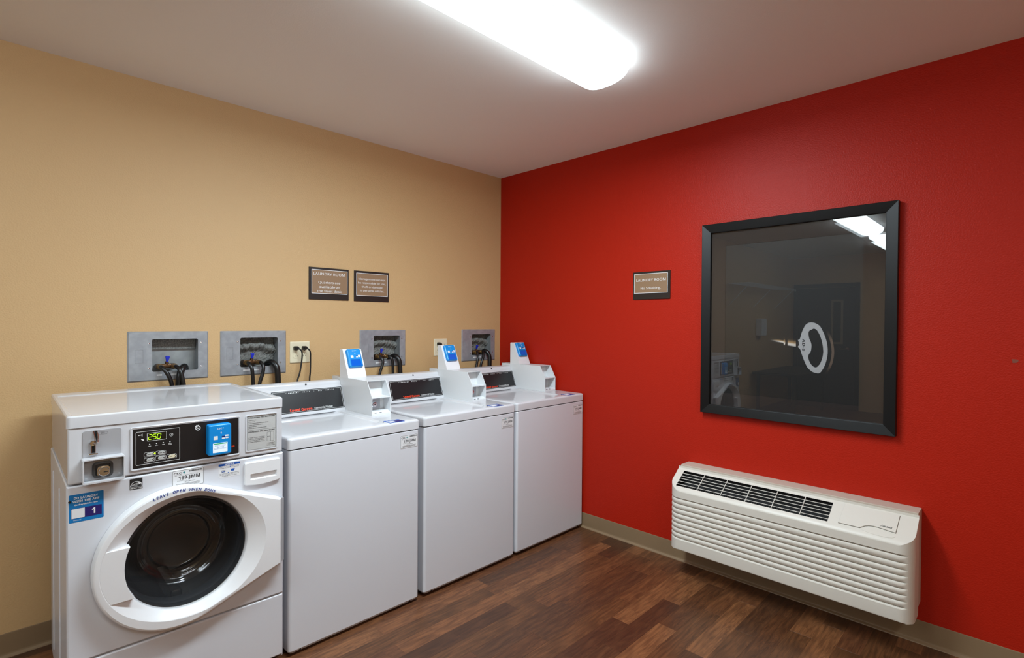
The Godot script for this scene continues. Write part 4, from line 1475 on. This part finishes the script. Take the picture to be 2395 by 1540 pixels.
func outlet(at: Vector3, label: String) -> void:
	var t := thing("wall_socket", label, "socket", at, 0.0, "ivory double sockets")
	var o := L.rr(-0.0565, -0.0605, 0.0565, 0.0605, 0.005)
	put("cover_plate", MB.new().loft([L.z(o, 0.0), L.z(o, 0.003), L.z(L.inset(o, 0.004), 0.0062)]).mesh(), M.ivory, t)
	for x in [-0.0235, 0.0235]:
		var r := MB.new()
		var sl := MB.new()
		for y in [-0.02, 0.02]:
			var q := PackedVector2Array()
			for i in 24:
				var w := TAU * i / 24.0
				q.append(Vector2(x + cos(w) * 0.0172, y + clampf(sin(w) * 0.0172, -0.0142, 0.0142)))
			r.extr(q, 0.005, 0.0076, 0.0006)
			sl.plain(Vector3(x - 0.0072, y - 0.0045, 0.0072), Vector3(x - 0.0055, y + 0.0045, 0.0079))
			sl.plain(Vector3(x + 0.0055, y - 0.0035, 0.0072), Vector3(x + 0.0072, y + 0.0035, 0.0079))
			sl.extr(L.circle(0.0026, 10, Vector2(x, y + 0.0095 if y < 0 else y - 0.0095)), 0.0072, 0.0079)
		var rec := put("receptacle", r.mesh(), M.ivory, t)
		put("slots", sl.mesh(0.0), M.dark_inside, rec)
		put("screw", MB.new().at(Vector3(x, 0, 0.006)).lathe(PackedVector2Array([Vector2(0.003, 0.0), Vector2(0.0026, 0.0012), Vector2(0.0, 0.0015)]), 10, false, true).mesh(), M.ivory, t)


func cord(pts: Array, label: String, group: String) -> void:
	var base: Vector3 = pts[0]
	var o := thing("power_cord", label, "cord", base, 0.0, group)
	for j in pts.size():
		pts[j] -= base
	var pl := MB.new()
	pl.loft([L.z(L.rr(-0.012, -0.011, 0.012, 0.011, 0.006), 0.0), L.z(L.rr(-0.0125, -0.0115, 0.0125, 0.0115, 0.006), 0.008), L.z(L.rr(-0.009, -0.009, 0.011, 0.01, 0.006), 0.024), L.z(L.rr(-0.004, -0.006, 0.01, 0.006, 0.005), 0.03)])
	put("plug", pl.mesh(), M.rubber, o)
	put("cable", MB.new().tube(L.smooth(pts.slice(1), 6), 0.0043, 10).mesh(60.0), M.rubber, o)


# ---------------------------------------------------------------- signs and picture

func signs() -> void:
	var none := Basis.IDENTITY
	sign_plate(Vector3(-1.4087, 1.5972, 0), none, Vector2(0.247, 0.187), [0.06, 0.962, 0.065, 0.815], [["LAUNDRY ROOM", 0.2, 0.79, 0.5, 0.0142], ["Quarters are", 0.462, 0.55, 0.5, 0.0132], ["available at", 0.602, 0.52, 0.5, 0.0132], ["the front desk.", 0.738, 0.62, 0.51, 0.0132]], "brown wall sign saying quarters are available at the front desk", "wall signs")
	sign_plate(Vector3(-1.1275, 1.5967, 0), none, Vector2(0.2432, 0.188), [0.055, 0.962, 0.07, 0.82], [["Management can not", 0.268, 0.775, 0.505, 0.0108], ["be responsible for loss,", 0.395, 0.8, 0.505, 0.0108], ["theft or damage", 0.522, 0.6, 0.505, 0.0108], ["to personal articles.", 0.65, 0.7, 0.505, 0.0108]], "brown wall sign saying management can not be responsible for loss", "wall signs")
	sign_plate(Vector3(0, 1.6075, 1.316), Basis(Vector3.UP, -PI / 2.0), Vector2(0.25, 0.1685), [0.037, 0.94, 0.07, 0.78], [["LAUNDRY ROOM", 0.31, 0.79, 0.492, 0.0142], ["No Smoking.", 0.6, 0.545, 0.492, 0.0128]], "brown no smoking sign on the red wall", "wall signs")


func sign_plate(at: Vector3, b: Basis, size: Vector2, inner: Array, lines: Array, label: String, group: String) -> void:
	var t := thing("wall_sign", label, "sign", at, 0.0, group)
	t.basis = b
	var hx := size.x / 2.0
	var hy := size.y / 2.0
	put("plate", MB.new().extr(L.rr(-hx, -hy, hx, hy, 0.001, 1), 0.0, 0.006, 0.001).mesh(), M.sign_dark, t)
	var x0: float = -hx + inner[0] * size.x
	var x1: float = -hx + inner[1] * size.x
	var y1: float = hy - inner[2] * size.y
	var y0: float = hy - inner[3] * size.y
	put("panel", MB.new().extr(L.rr(x0, y0, x1, y1, 0.0005, 1), 0.005, 0.0066).mesh(), M.sign_tan, t)
	var o := L.rr(x0, y0, x1, y1, 0.0008, 1)
	put("border", MB.new().frame(o, L.inset(o, 0.0028), 0.006, 0.0072).mesh(), M.white_ink, t)
	var w := MB.new().at(Vector3(0, 0, 0.0068))
	for q in lines:
		write(w, q[0], q[4], Vector2(-hx + q[3] * size.x, hy - q[1] * size.y), q[2] * size.x)
	put("lettering", w.mesh(0.0), M.white_ink, t)


func picture() -> void:
	# local: x to the right (world +z), y up, z out of the wall (world -x)
	var w := 0.8915
	var h := 1.0395
	var cz := 2.0905
	var t := thing("framed_picture", "large framed print of a key on black under glass, on the red wall", "picture", Vector3(0, 0.884 + h / 2.0, cz))
	t.basis = Basis(Vector3.UP, -PI / 2.0)
	var hx := w / 2.0
	var hy := h / 2.0
	var b := 0.047
	var o := [Vector2(-hx, -hy), Vector2(hx, -hy), Vector2(hx, hy), Vector2(-hx, hy)]
	var n := [Vector2(-hx + b, -hy + b), Vector2(hx - b, -hy + b), Vector2(hx - b, hy - b), Vector2(-hx + b, hy - b)]
	for i in 4:
		var k := (i + 1) % 4
		var m := MB.new()
		var ends := []
		for e in [[o[i], n[i]], [o[k], n[k]]]:
			var oo: Vector2 = e[0]
			var nn: Vector2 = e[1]
			var g := (nn - oo) / b
			ends.append(PackedVector3Array([Vector3(oo.x, oo.y, 0.001), Vector3(oo.x, oo.y, 0.0325), Vector3(oo.x + g.x * 0.0015, oo.y + g.y * 0.0015, 0.034), Vector3(nn.x - g.x * 0.004, nn.y - g.y * 0.004, 0.026), Vector3(nn.x, nn.y, 0.0245), Vector3(nn.x, nn.y, 0.001)]))
		m.loft(ends)
		put("frame_rail", m.mesh(25.0), M.frame, t)
	put("backing", MB.new().plain(Vector3(-hx + 0.02, -hy + 0.02, 0.002), Vector3(hx - 0.02, hy - 0.02, 0.006)).mesh(0.0), M.mat_board, t)
	# print area
	var px0 := 1.769 - cz
	var px1 := 2.4025 - cz
	var py0 := 1.0005 - (0.884 + hy)
	var py1 := 1.8005 - (0.884 + hy)
	put("mount", MB.new().frame(L.rr(-hx + b - 0.004, -hy + b - 0.004, hx - b + 0.004, hy - b + 0.004, 0.0003, 1), L.rr(px0, py0, px1, py1, 0.0003, 1), 0.006, 0.0085).mesh(0.0), M.mat_board, t)
	var st := SurfaceTool.new()
	st.begin(Mesh.PRIMITIVE_TRIANGLES)
	st.set_normal(Vector3(0, 0, 1))
	for q in [[px0, py0, 0, 1], [px1, py1, 1, 0], [px1, py0, 1, 1], [px0, py0, 0, 1], [px0, py1, 0, 0], [px1, py1, 1, 0]]:
		st.set_uv(Vector2(q[2], q[3]))
		st.add_vertex(Vector3(q[0], q[1], 0.0066))
	var pm := std(Color.WHITE, 0.6)
	pm.albedo_texture = key_print(px1 - px0, py1 - py0)
	put("print", st.commit(), pm, t, "printed photograph of a key on black")
	var lt := MB.new().at(Vector3(2.1575 - cz, 1.2745 - (0.884 + hy), 0.0068))
	write(lt, "AD-9", 0.0125, Vector2.ZERO, 0.06, "bold", 0, 0.15, -PI / 2.0)
	put("lettering", lt.mesh(0.0), M.ink, t)
	put("glass", MB.new().plain(Vector3(-hx + b - 0.003, -hy + b - 0.003, 0.0135), Vector3(hx - b + 0.003, hy - b + 0.003, 0.0136)).mesh(0.0), M.pane, t, "clear reflecting glass")


func key_print(w: float, h: float) -> ImageTexture:
	var per := 1100.0
	var iw := int(w * per)
	var ih := int(h * per)
	var im := Image.create(iw, ih, false, Image.FORMAT_RGB8)
	im.fill(Color8(13, 13, 13))
	# outline of the bow and of its opening, metres from the print's left edge and below its top
	var head := PackedVector2Array()
	for q in [[1.299, 2.1318], [1.3044, 2.1403], [1.3385, 2.1492], [1.3715, 2.1637], [1.3838, 2.1784], [1.3863, 2.193], [1.3809, 2.2112], [1.366, 2.2294], [1.3361, 2.244], [1.3044, 2.255], [1.2767, 2.2606], [1.2469, 2.2627], [1.2128, 2.2596], [1.1804, 2.2512], [1.1536, 2.239], [1.1408, 2.2285], [1.1397, 2.2141], [1.1465, 2.1958], [1.1655, 2.1754], [1.1994, 2.1602], [1.2317, 2.1486], [1.252, 2.1428], [1.2639, 2.1323], [1.2744, 2.1359], [1.2908, 2.1348]]:
		head.append(Vector2(q[1] - 1.769, 1.8005 - q[0]) * per)
	var eye := PackedVector2Array()
	for q in [[1.3349, 2.1789], [1.3472, 2.1843], [1.3514, 2.1934], [1.356, 2.2006], [1.3517, 2.2116], [1.3357, 2.2226], [1.3078, 2.2336], [1.28, 2.2402], [1.246, 2.2433], [1.2158, 2.2401], [1.1893, 2.2315], [1.1714, 2.2191], [1.1681, 2.2083], [1.1751, 2.1973], [1.1907, 2.1862], [1.2127, 2.1795], [1.2291, 2.1811], [1.2458, 2.1901], [1.2743, 2.1925], [1.2924, 2.1886], [1.3085, 2.182]]:
		eye.append(Vector2(q[1] - 1.769, 1.8005 - q[0]) * per)
	head = L.round_off(head)
	eye = L.round_off(eye)
	var x0 := int((1.985 - 1.769) * per)
	var x1 := int((2.31 - 1.769) * per)
	var y0 := int((1.8005 - 1.41) * per)
	var y1 := int((1.8005 - 1.12) * per)
	for j in range(y0, y1):
		for i in range(x0, x1):
			var p := Vector2(i + 0.5, j + 0.5)
			var c := Color8(13, 13, 13)
			var z := i / per + 1.769
			var y := 1.8005 - j / per
			# the bow's far edge, a soft brown crescent to the right of it
			var back := p - Vector2(0.027, 0.004) * per
			if z > 2.2 and y > 1.135 and y < 1.35 and Geometry2D.is_point_in_polygon(back, head) and not Geometry2D.is_point_in_polygon(back + Vector2(0.011, 0.0) * per, head):
				var fade := smoothstep(1.36, 1.3, y) * smoothstep(1.13, 1.19, y)
				c = c.lerp(Color8(96, 80, 68), fade)
			# shaft with a collar, out of focus towards the left
			if z < 2.133:
				var axis := lerpf(1.3, 1.2815, clampf((z - 2.0) / 0.13, 0.0, 1.0))
				var half := 0.008 if z < 2.065 else (0.0125 if z < 2.083 else 0.0175)
				if z > 2.066 and z < 2.072:
					half = 0.018
				var d := (y - axis) / half
				var soft := lerpf(0.9, 0.15, clampf((z - 1.99) / 0.1, 0.0, 1.0))
				var inside := 1.0 - smoothstep(1.0 - soft * 0.5, 1.0 + soft, absf(d))
				var shade := 0.25 + 0.75 * smoothstep(-1.0, 0.2, -absf(d + 0.35) + 0.4)
				var col := Color8(176, 140, 96).lerp(Color8(220, 212, 204), smoothstep(0.1, -0.5, d))
				if z > 2.073 and z < 2.084 or z > 2.122:
					col = Color8(40, 30, 24)
				c = c.lerp(col * Color(shade, shade, shade), inside * smoothstep(1.99, 2.05, z))
			if Geometry2D.is_point_in_polygon(p, head) and not Geometry2D.is_point_in_polygon(p, eye):
				c = Color8(176, 176, 178)
			im.set_pixel(i, j, c)
	return ImageTexture.create_from_image(im)


# ---------------------------------------------------------------- through-the-wall heater and air conditioner

func heater() -> void:
	# local: x to the right (world +z), y up, z out of the wall (world -x)
	var t := thing("wall_air_conditioner", "almond through-the-wall air conditioner with ribbed front, low on the red wall", "air conditioner", Vector3(0, 0, 2.0945))
	t.basis = Basis(Vector3.UP, -PI / 2.0)
	put("wall_sleeve", MB.new().box(Vector3(-0.5305, 0.178, 0.0), Vector3(0.5345, 0.586, 0.0925), 0.003).mesh(), M.sleeve, t)
	put("seal", MB.new().box(Vector3(-0.526, 0.183, 0.09), Vector3(0.529, 0.5765, 0.0965), 0.001).mesh(), M.gap, t)
	var x0 := -0.5395
	var x1 := 0.5375
	var back := 0.0935
	var rad := 0.055
	# hole for the outlet grille, and where the front panel's ribs run
	var gx0 := 1.594 - 2.0945
	var gx1 := 2.3195 - 2.0945
	var levels := []  # [y, depth, rib offset, grille level]
	var ribs := [0.4357, 0.4057, 0.3787, 0.3527, 0.3269, 0.3009, 0.2746, 0.2487, 0.2233]
	levels.append([0.158, 0.2, 0.0])
	levels.append([0.1592, 0.219, 0.0])
	levels.append([0.163, 0.2265, 0.0])
	levels.append([0.169, 0.2285, 0.0])
	levels.append([0.2165, 0.2285, 0.0])
	for k in range(ribs.size() - 1, -1, -1):
		var y: float = ribs[k]
		levels.append([y - 0.0065, 0.2285, -0.0006])
		levels.append([y - 0.0035, 0.2285, -0.0022])
		levels.append([y - 0.0014, 0.2285, -0.0055])
		levels.append([y - 0.0009, 0.2285, -0.012])
		levels.append([y + 0.0009, 0.2285, -0.012])
		if k > 0:
			var top: float = ribs[k - 1]
			for s in [[0.06, -0.0062], [0.15, -0.0036], [0.28, -0.0014], [0.45, 0.0], [0.6, 0.0002]]:
				levels.append([lerpf(y, top, s[0]), 0.2285, s[1]])
		else:
			levels.append([y + 0.0028, 0.2285, -0.0035])
			levels.append([y + 0.0055, 0.2285, 0.0])
	levels.append([0.474, 0.2285, 0.0])
	for k in range(23, 12, -1):
		# rounding into the slope, one row for each point of the corner
		var d := 0.1735 + 0.055 * sin(PI / 2.0 * k / 24.0)
		levels.append([0.474 + 0.0205 * pow(1.0 - (d - 0.2124) / 0.0161, 0.55), d, 0.0])
	var slant := func(y: float) -> float: return lerpf(0.2124, 0.097, (y - 0.4945) / (0.5675 - 0.4945))
	# rows of the slope where it cuts the rounded upright corner, so that its edge runs through the corner's points
	levels.append([0.4945, 0.2124, 0.0])
	var low: int = levels.size()
	for k in range(10, -1, -1):
		var d := 0.1735 + 0.055 * sin(PI / 2.0 * k / 24.0)
		levels.append([0.4945 + (0.2124 - d) / (0.2124 - 0.097) * 0.073, d, 0.0])
	levels.append([0.5585, slant.call(0.5585), 0.0])
	levels.append([0.5675, slant.call(0.5675), 0.0])
	levels.append([0.5775, 0.0965, 0.0])
	var high: int = levels.size() - 3
	var m := MB.new()
	var rows := []
	for l in levels:
		var d: float = l[1]
		var full := 0.2285
		var row := PackedVector3Array()
		var sides := []
		for side in 2:
			# the corner of the upright cover, cut off where the slope reaches depth d
			var r := rad if side == 0 else 0.07
			var low_d := full - r
			var pts := PackedVector2Array()
			for i in 25:
				var p := Vector2.ZERO
				var a := PI / 2.0 * i / 24.0
				var wgt := 1.0 - smoothstep(0.3, 0.62 if side == 0 else 0.95, cos(a)) * (1.0 if side == 0 else 0.6)
				p = Vector2(-r + cos(a) * (r + l[2] * wgt), minf(low_d + sin(a) * (r + l[2] * wgt), d + l[2]))
				if side == 1 and d < 0.2126:
					p.x = maxf(p.x, -0.035)
				pts.append(p)
			sides.append(pts)
		row.append(Vector3(x1, l[0], back))
		for i in 25:
			row.append(Vector3(x1 + sides[0][i].x, l[0], sides[0][i].y))
		row.append(Vector3(minf(gx1, x1 + sides[0][24].x - 0.001), l[0], d + l[2]))
		row.append(Vector3(maxf(gx0, x0 - sides[1][24].x + 0.001), l[0], d + l[2]))
		for i in 25:
			row.append(Vector3(x0 - sides[1][24 - i].x, l[0], sides[1][24 - i].y))
		row.append(Vector3(x0, l[0], back))
		rows.append(row)
	var last: int = rows.size() - 1
	for j in last:
		for i in rows[j].size() - 1:
			if i == 26 and j >= low and j < high:
				continue
			m.quad(rows[j][i + 1], rows[j][i], rows[j + 1][i], rows[j + 1][i + 1])
	var bot: PackedVector3Array = rows[0]
	m.cap(bot, m_up(bot, false))
	var tp: PackedVector3Array = rows[last]
	m.cap(tp, m_up(tp, true))
	var cover := put("cover", m.mesh(28.0), M.almond, t, "almond plastic cover with moulded ribs")
	# the grille well
	var y0: float = levels[low][0]
	var y1 := 0.5585
	var d0: float = slant.call(y0)
	var d1: float = slant.call(y1)
	var wl := MB.new()
	var A := Vector3(gx0, y0, d0)
	var B := Vector3(gx1, y0, d0)
	var C := Vector3(gx1, y1, d1)
	var D := Vector3(gx0, y1, d1)
	var inw := Vector3(0, -0.55, -0.83) * 0.07
	wl.quad(A, A + inw, B + inw, B)
	wl.quad(C, C + inw, D + inw, D)
	wl.quad(B, B + inw, C + inw, C)
	wl.quad(D, D + inw, A + inw, A)
	wl.quad(A + inw, D + inw, C + inw, B + inw)
	put("outlet_well", wl.mesh(0.0), M.dark_inside, cover)
	var fins := MB.new()
	for k in 60:
		var x := lerpf(gx0 + 0.01, gx1 - 0.01, k / 59.0)
		fins.plain(Vector3(x, y0 - 0.03, d0 - 0.062), Vector3(x + 0.002, y0 - 0.01, d0 - 0.05))
	var fo := put("coil_fins", fins.mesh(0.0), M.coil, cover)
	fo.set_meta("kind", "stuff")
	var up := Vector3(0, y1 - y0, d1 - d0)
	var nrm := Vector3.RIGHT.cross(up).normalized()
	for k in 5:
		var s: float = [0.845, 0.665, 0.505, 0.325, 0.14][k]
		var p := A + up * s - nrm * 0.002
		put("grille_slat", MB.new().rbox(Vector3((gx0 + gx1) / 2.0, p.y, p.z), Vector3(gx1 - gx0, 0.0027, 0.0045), 0.0008).mesh(), M.slat, cover)
	for k in 5:
		var x := 1.7115 + 0.1234 * k - 2.0945
		var mid := A + up * 0.5 - nrm * 0.0015
		var bb := Basis(Vector3.RIGHT, up.normalized(), nrm)
		put("grille_bar", MB.new().at(Vector3(x, mid.y, mid.z), bb).rbox(Vector3.ZERO, Vector3(0.0034, up.length(), 0.005), 0.001).mesh(), M.slat, cover)
	# raised rim round the grille, access door and maker's name on the slope
	var o3 := Vector3(0, 0.5675, 0.097)
	var dn := Vector3(0, 0.4945 - 0.5675, 0.213 - 0.097).normalized()
	var face := Transform3D(Basis(Vector3.RIGHT, -dn, Vector3.RIGHT.cross(-dn)), o3)
	var xf := func(z: float, s: float) -> Vector2: return Vector2(z - 2.0945, -s)
	var dm := MB.new()
	dm.xf = face
	var dp := PackedVector2Array()
	for q in [[2.361, 0.139], [2.44, 0.139], [2.447, 0.132], [2.457, 0.121], [2.47, 0.1135], [2.485, 0.1105], [2.5, 0.1105], [2.54, 0.1165], [2.5655, 0.1205], [2.568, 0.008], [2.366, 0.008]]:
		dp.append(xf.call(q[0], q[1] * 0.86 + 0.004))
	dm.extr(dp, -0.002, 0.0042, 0.0006)
	var ad := put("access_door", dm.mesh(25.0), M.almond, cover, "flush control door with a finger notch")
	var lip := []
	for q in [[2.441, 0.1265], [2.465, 0.1335], [2.5, 0.1385], [2.535, 0.1385], [2.556, 0.1345], [2.566, 0.125]]:
		var w: Vector2 = xf.call(q[0], q[1])
		lip.append(face * Vector3(w.x, w.y, -0.0006))
	put("notch_lip", MB.new().tube(L.smooth(lip, 5), 0.0021, 8).mesh(60.0), M.almond, ad)
	var gp := MB.new()
	gp.xf = face
	gp.extr(L.inset(dp, -0.0011), -0.002, 0.0003)
	put("door_gap", gp.mesh(0.0), M.coil, ad)
	var lt := MB.new()
	lt.xf = face * Transform3D(Basis.IDENTITY, Vector3(0, 0, 0.0044))
	write(lt, "Amana", 0.0092, xf.call(2.531, 0.088), 0.041, "bold serif", 0, 0.3)
	put("lettering", lt.mesh(0.0), M.ink, ad, "small black maker's name")


func m_up(loop: PackedVector3Array, want_up: bool) -> bool:
	var n := Vector3.ZERO
	for i in loop.size():
		n += (loop[i] - loop[0]).cross(loop[(i + 1) % loop.size()] - loop[0])
	return (n.y > 0.0) != want_up


# ---------------------------------------------------------------- the far end of the room, mirrored in the picture glass

func far_end() -> void:
	var d := struct("door_1", MB.new().box(Vector3(FAR, 0.004, 0.12), Vector3(FAR + 0.035, 1.98, 0.94), 0.003).mesh(), M.door_dark, "dark grey door in the end wall, seen mirrored in the picture glass")
	var fr := MB.new()
	for q in [[0.05, 0.115, 0.0, 2.05], [0.945, 1.01, 0.0, 2.05]]:
		fr.box(Vector3(FAR, q[2], q[0]), Vector3(FAR + 0.05, q[3], q[1]), 0.003)
	fr.box(Vector3(FAR, 1.985, 0.05), Vector3(FAR + 0.05, 2.05, 1.01), 0.003)
	put("door_frame", fr.mesh(), M.door_dark, d)
	var li := MB.new().at(Vector3(FAR + 0.036, 1.42, 0.7), Basis(Vector3.UP, PI / 2.0))
	li.frame(L.rr(-0.085, -0.36, 0.085, 0.36, 0.004, 2), L.rr(-0.055, -0.33, 0.055, 0.33, 0.004, 2), -0.002, 0.012)
	put("window_frame", li.mesh(), M.door_trim, d)
	put("window_pane", MB.new().box(Vector3(FAR + 0.034, 1.1, 0.64), Vector3(FAR + 0.037, 1.74, 0.76), 0.001).mesh(), M.dark_inside, d)
	var hd := MB.new().at(Vector3(FAR + 0.036, 0.98, 0.85), Basis(Vector3.UP, PI / 2.0))
	hd.lathe(PackedVector2Array([Vector2(0.03, 0.0), Vector2(0.028, 0.008), Vector2(0.01, 0.01), Vector2(0.01, 0.045), Vector2(0.0, 0.048)]), 20, false, true)
	hd.at(Vector3.ZERO).box(Vector3(FAR + 0.072, 0.97, 0.74), Vector3(FAR + 0.088, 0.99, 0.86), 0.006)
	put("handle", hd.mesh(), M.chrome, d)
	var ws := thing("wire_shelf", "white wire wall shelf high on the beige wall, seen mirrored in the picture glass", "shelf", Vector3(-5.25, 1.93, 0))
	var wm := MB.new()
	for k in 12:
		wm.tube(PackedVector3Array([Vector3(-0.95, 0, 0.02 + 0.025 * k), Vector3(0.95, 0, 0.02 + 0.025 * k)]), 0.0022, 6)
	for k in 12:
		wm.tube(PackedVector3Array([Vector3(-0.95 + 0.1727 * k, -0.003, 0.01), Vector3(-0.95 + 0.1727 * k, -0.003, 0.3), Vector3(-0.95 + 0.1727 * k, -0.03, 0.305)]), 0.003, 6)
	wm.tube(PackedVector3Array([Vector3(-0.95, -0.03, 0.303), Vector3(0.95, -0.03, 0.303)]), 0.0035, 6)
	put("wire_deck", wm.mesh(60.0), M.wire, ws)
	for x in [-0.9, 0.0, 0.9]:
		put("bracket", MB.new().tube(PackedVector3Array([Vector3(x, -0.3, 0.008), Vector3(x, -0.006, 0.29)]), 0.005, 6).mesh(60.0), M.wire, ws)
	var sd := thing("soap_dispenser", "white dispenser on the beige wall beside the far door, seen mirrored in the picture glass", "dispenser", Vector3(-5.46, 1.2, 0))
	put("housing", MB.new().box(Vector3(-0.1, 0, 0), Vector3(0.1, 0.26, 0.1), 0.02, 3).mesh(), M.plastic, sd)
	put("sight_window", MB.new().box(Vector3(-0.1015, 0.08, 0.03), Vector3(-0.09, 0.24, 0.07), 0.002).mesh(), M.dark_inside, sd)
	var tb := thing("folding_table", "black folding table against the beige wall, seen mirrored in the picture glass", "table", Vector3(-5.95, 0, 0.33))
	put("tabletop", MB.new().box(Vector3(-0.8, 0.64, -0.3), Vector3(0.8, 0.675, 0.3), 0.008, 2).mesh(), M.table_black, tb)
	for x in [-0.7, 0.7]:
		for z in [-0.24, 0.24]:
			put("leg", MB.new().box(Vector3(x - 0.02, 0, z - 0.02), Vector3(x + 0.02, 0.645, z + 0.02), 0.003).mesh(), M.table_black, tb)
	put("stretcher", MB.new().box(Vector3(-0.7, 0.14, -0.015), Vector3(0.7, 0.17, 0.015), 0.003).mesh(), M.table_black, tb)
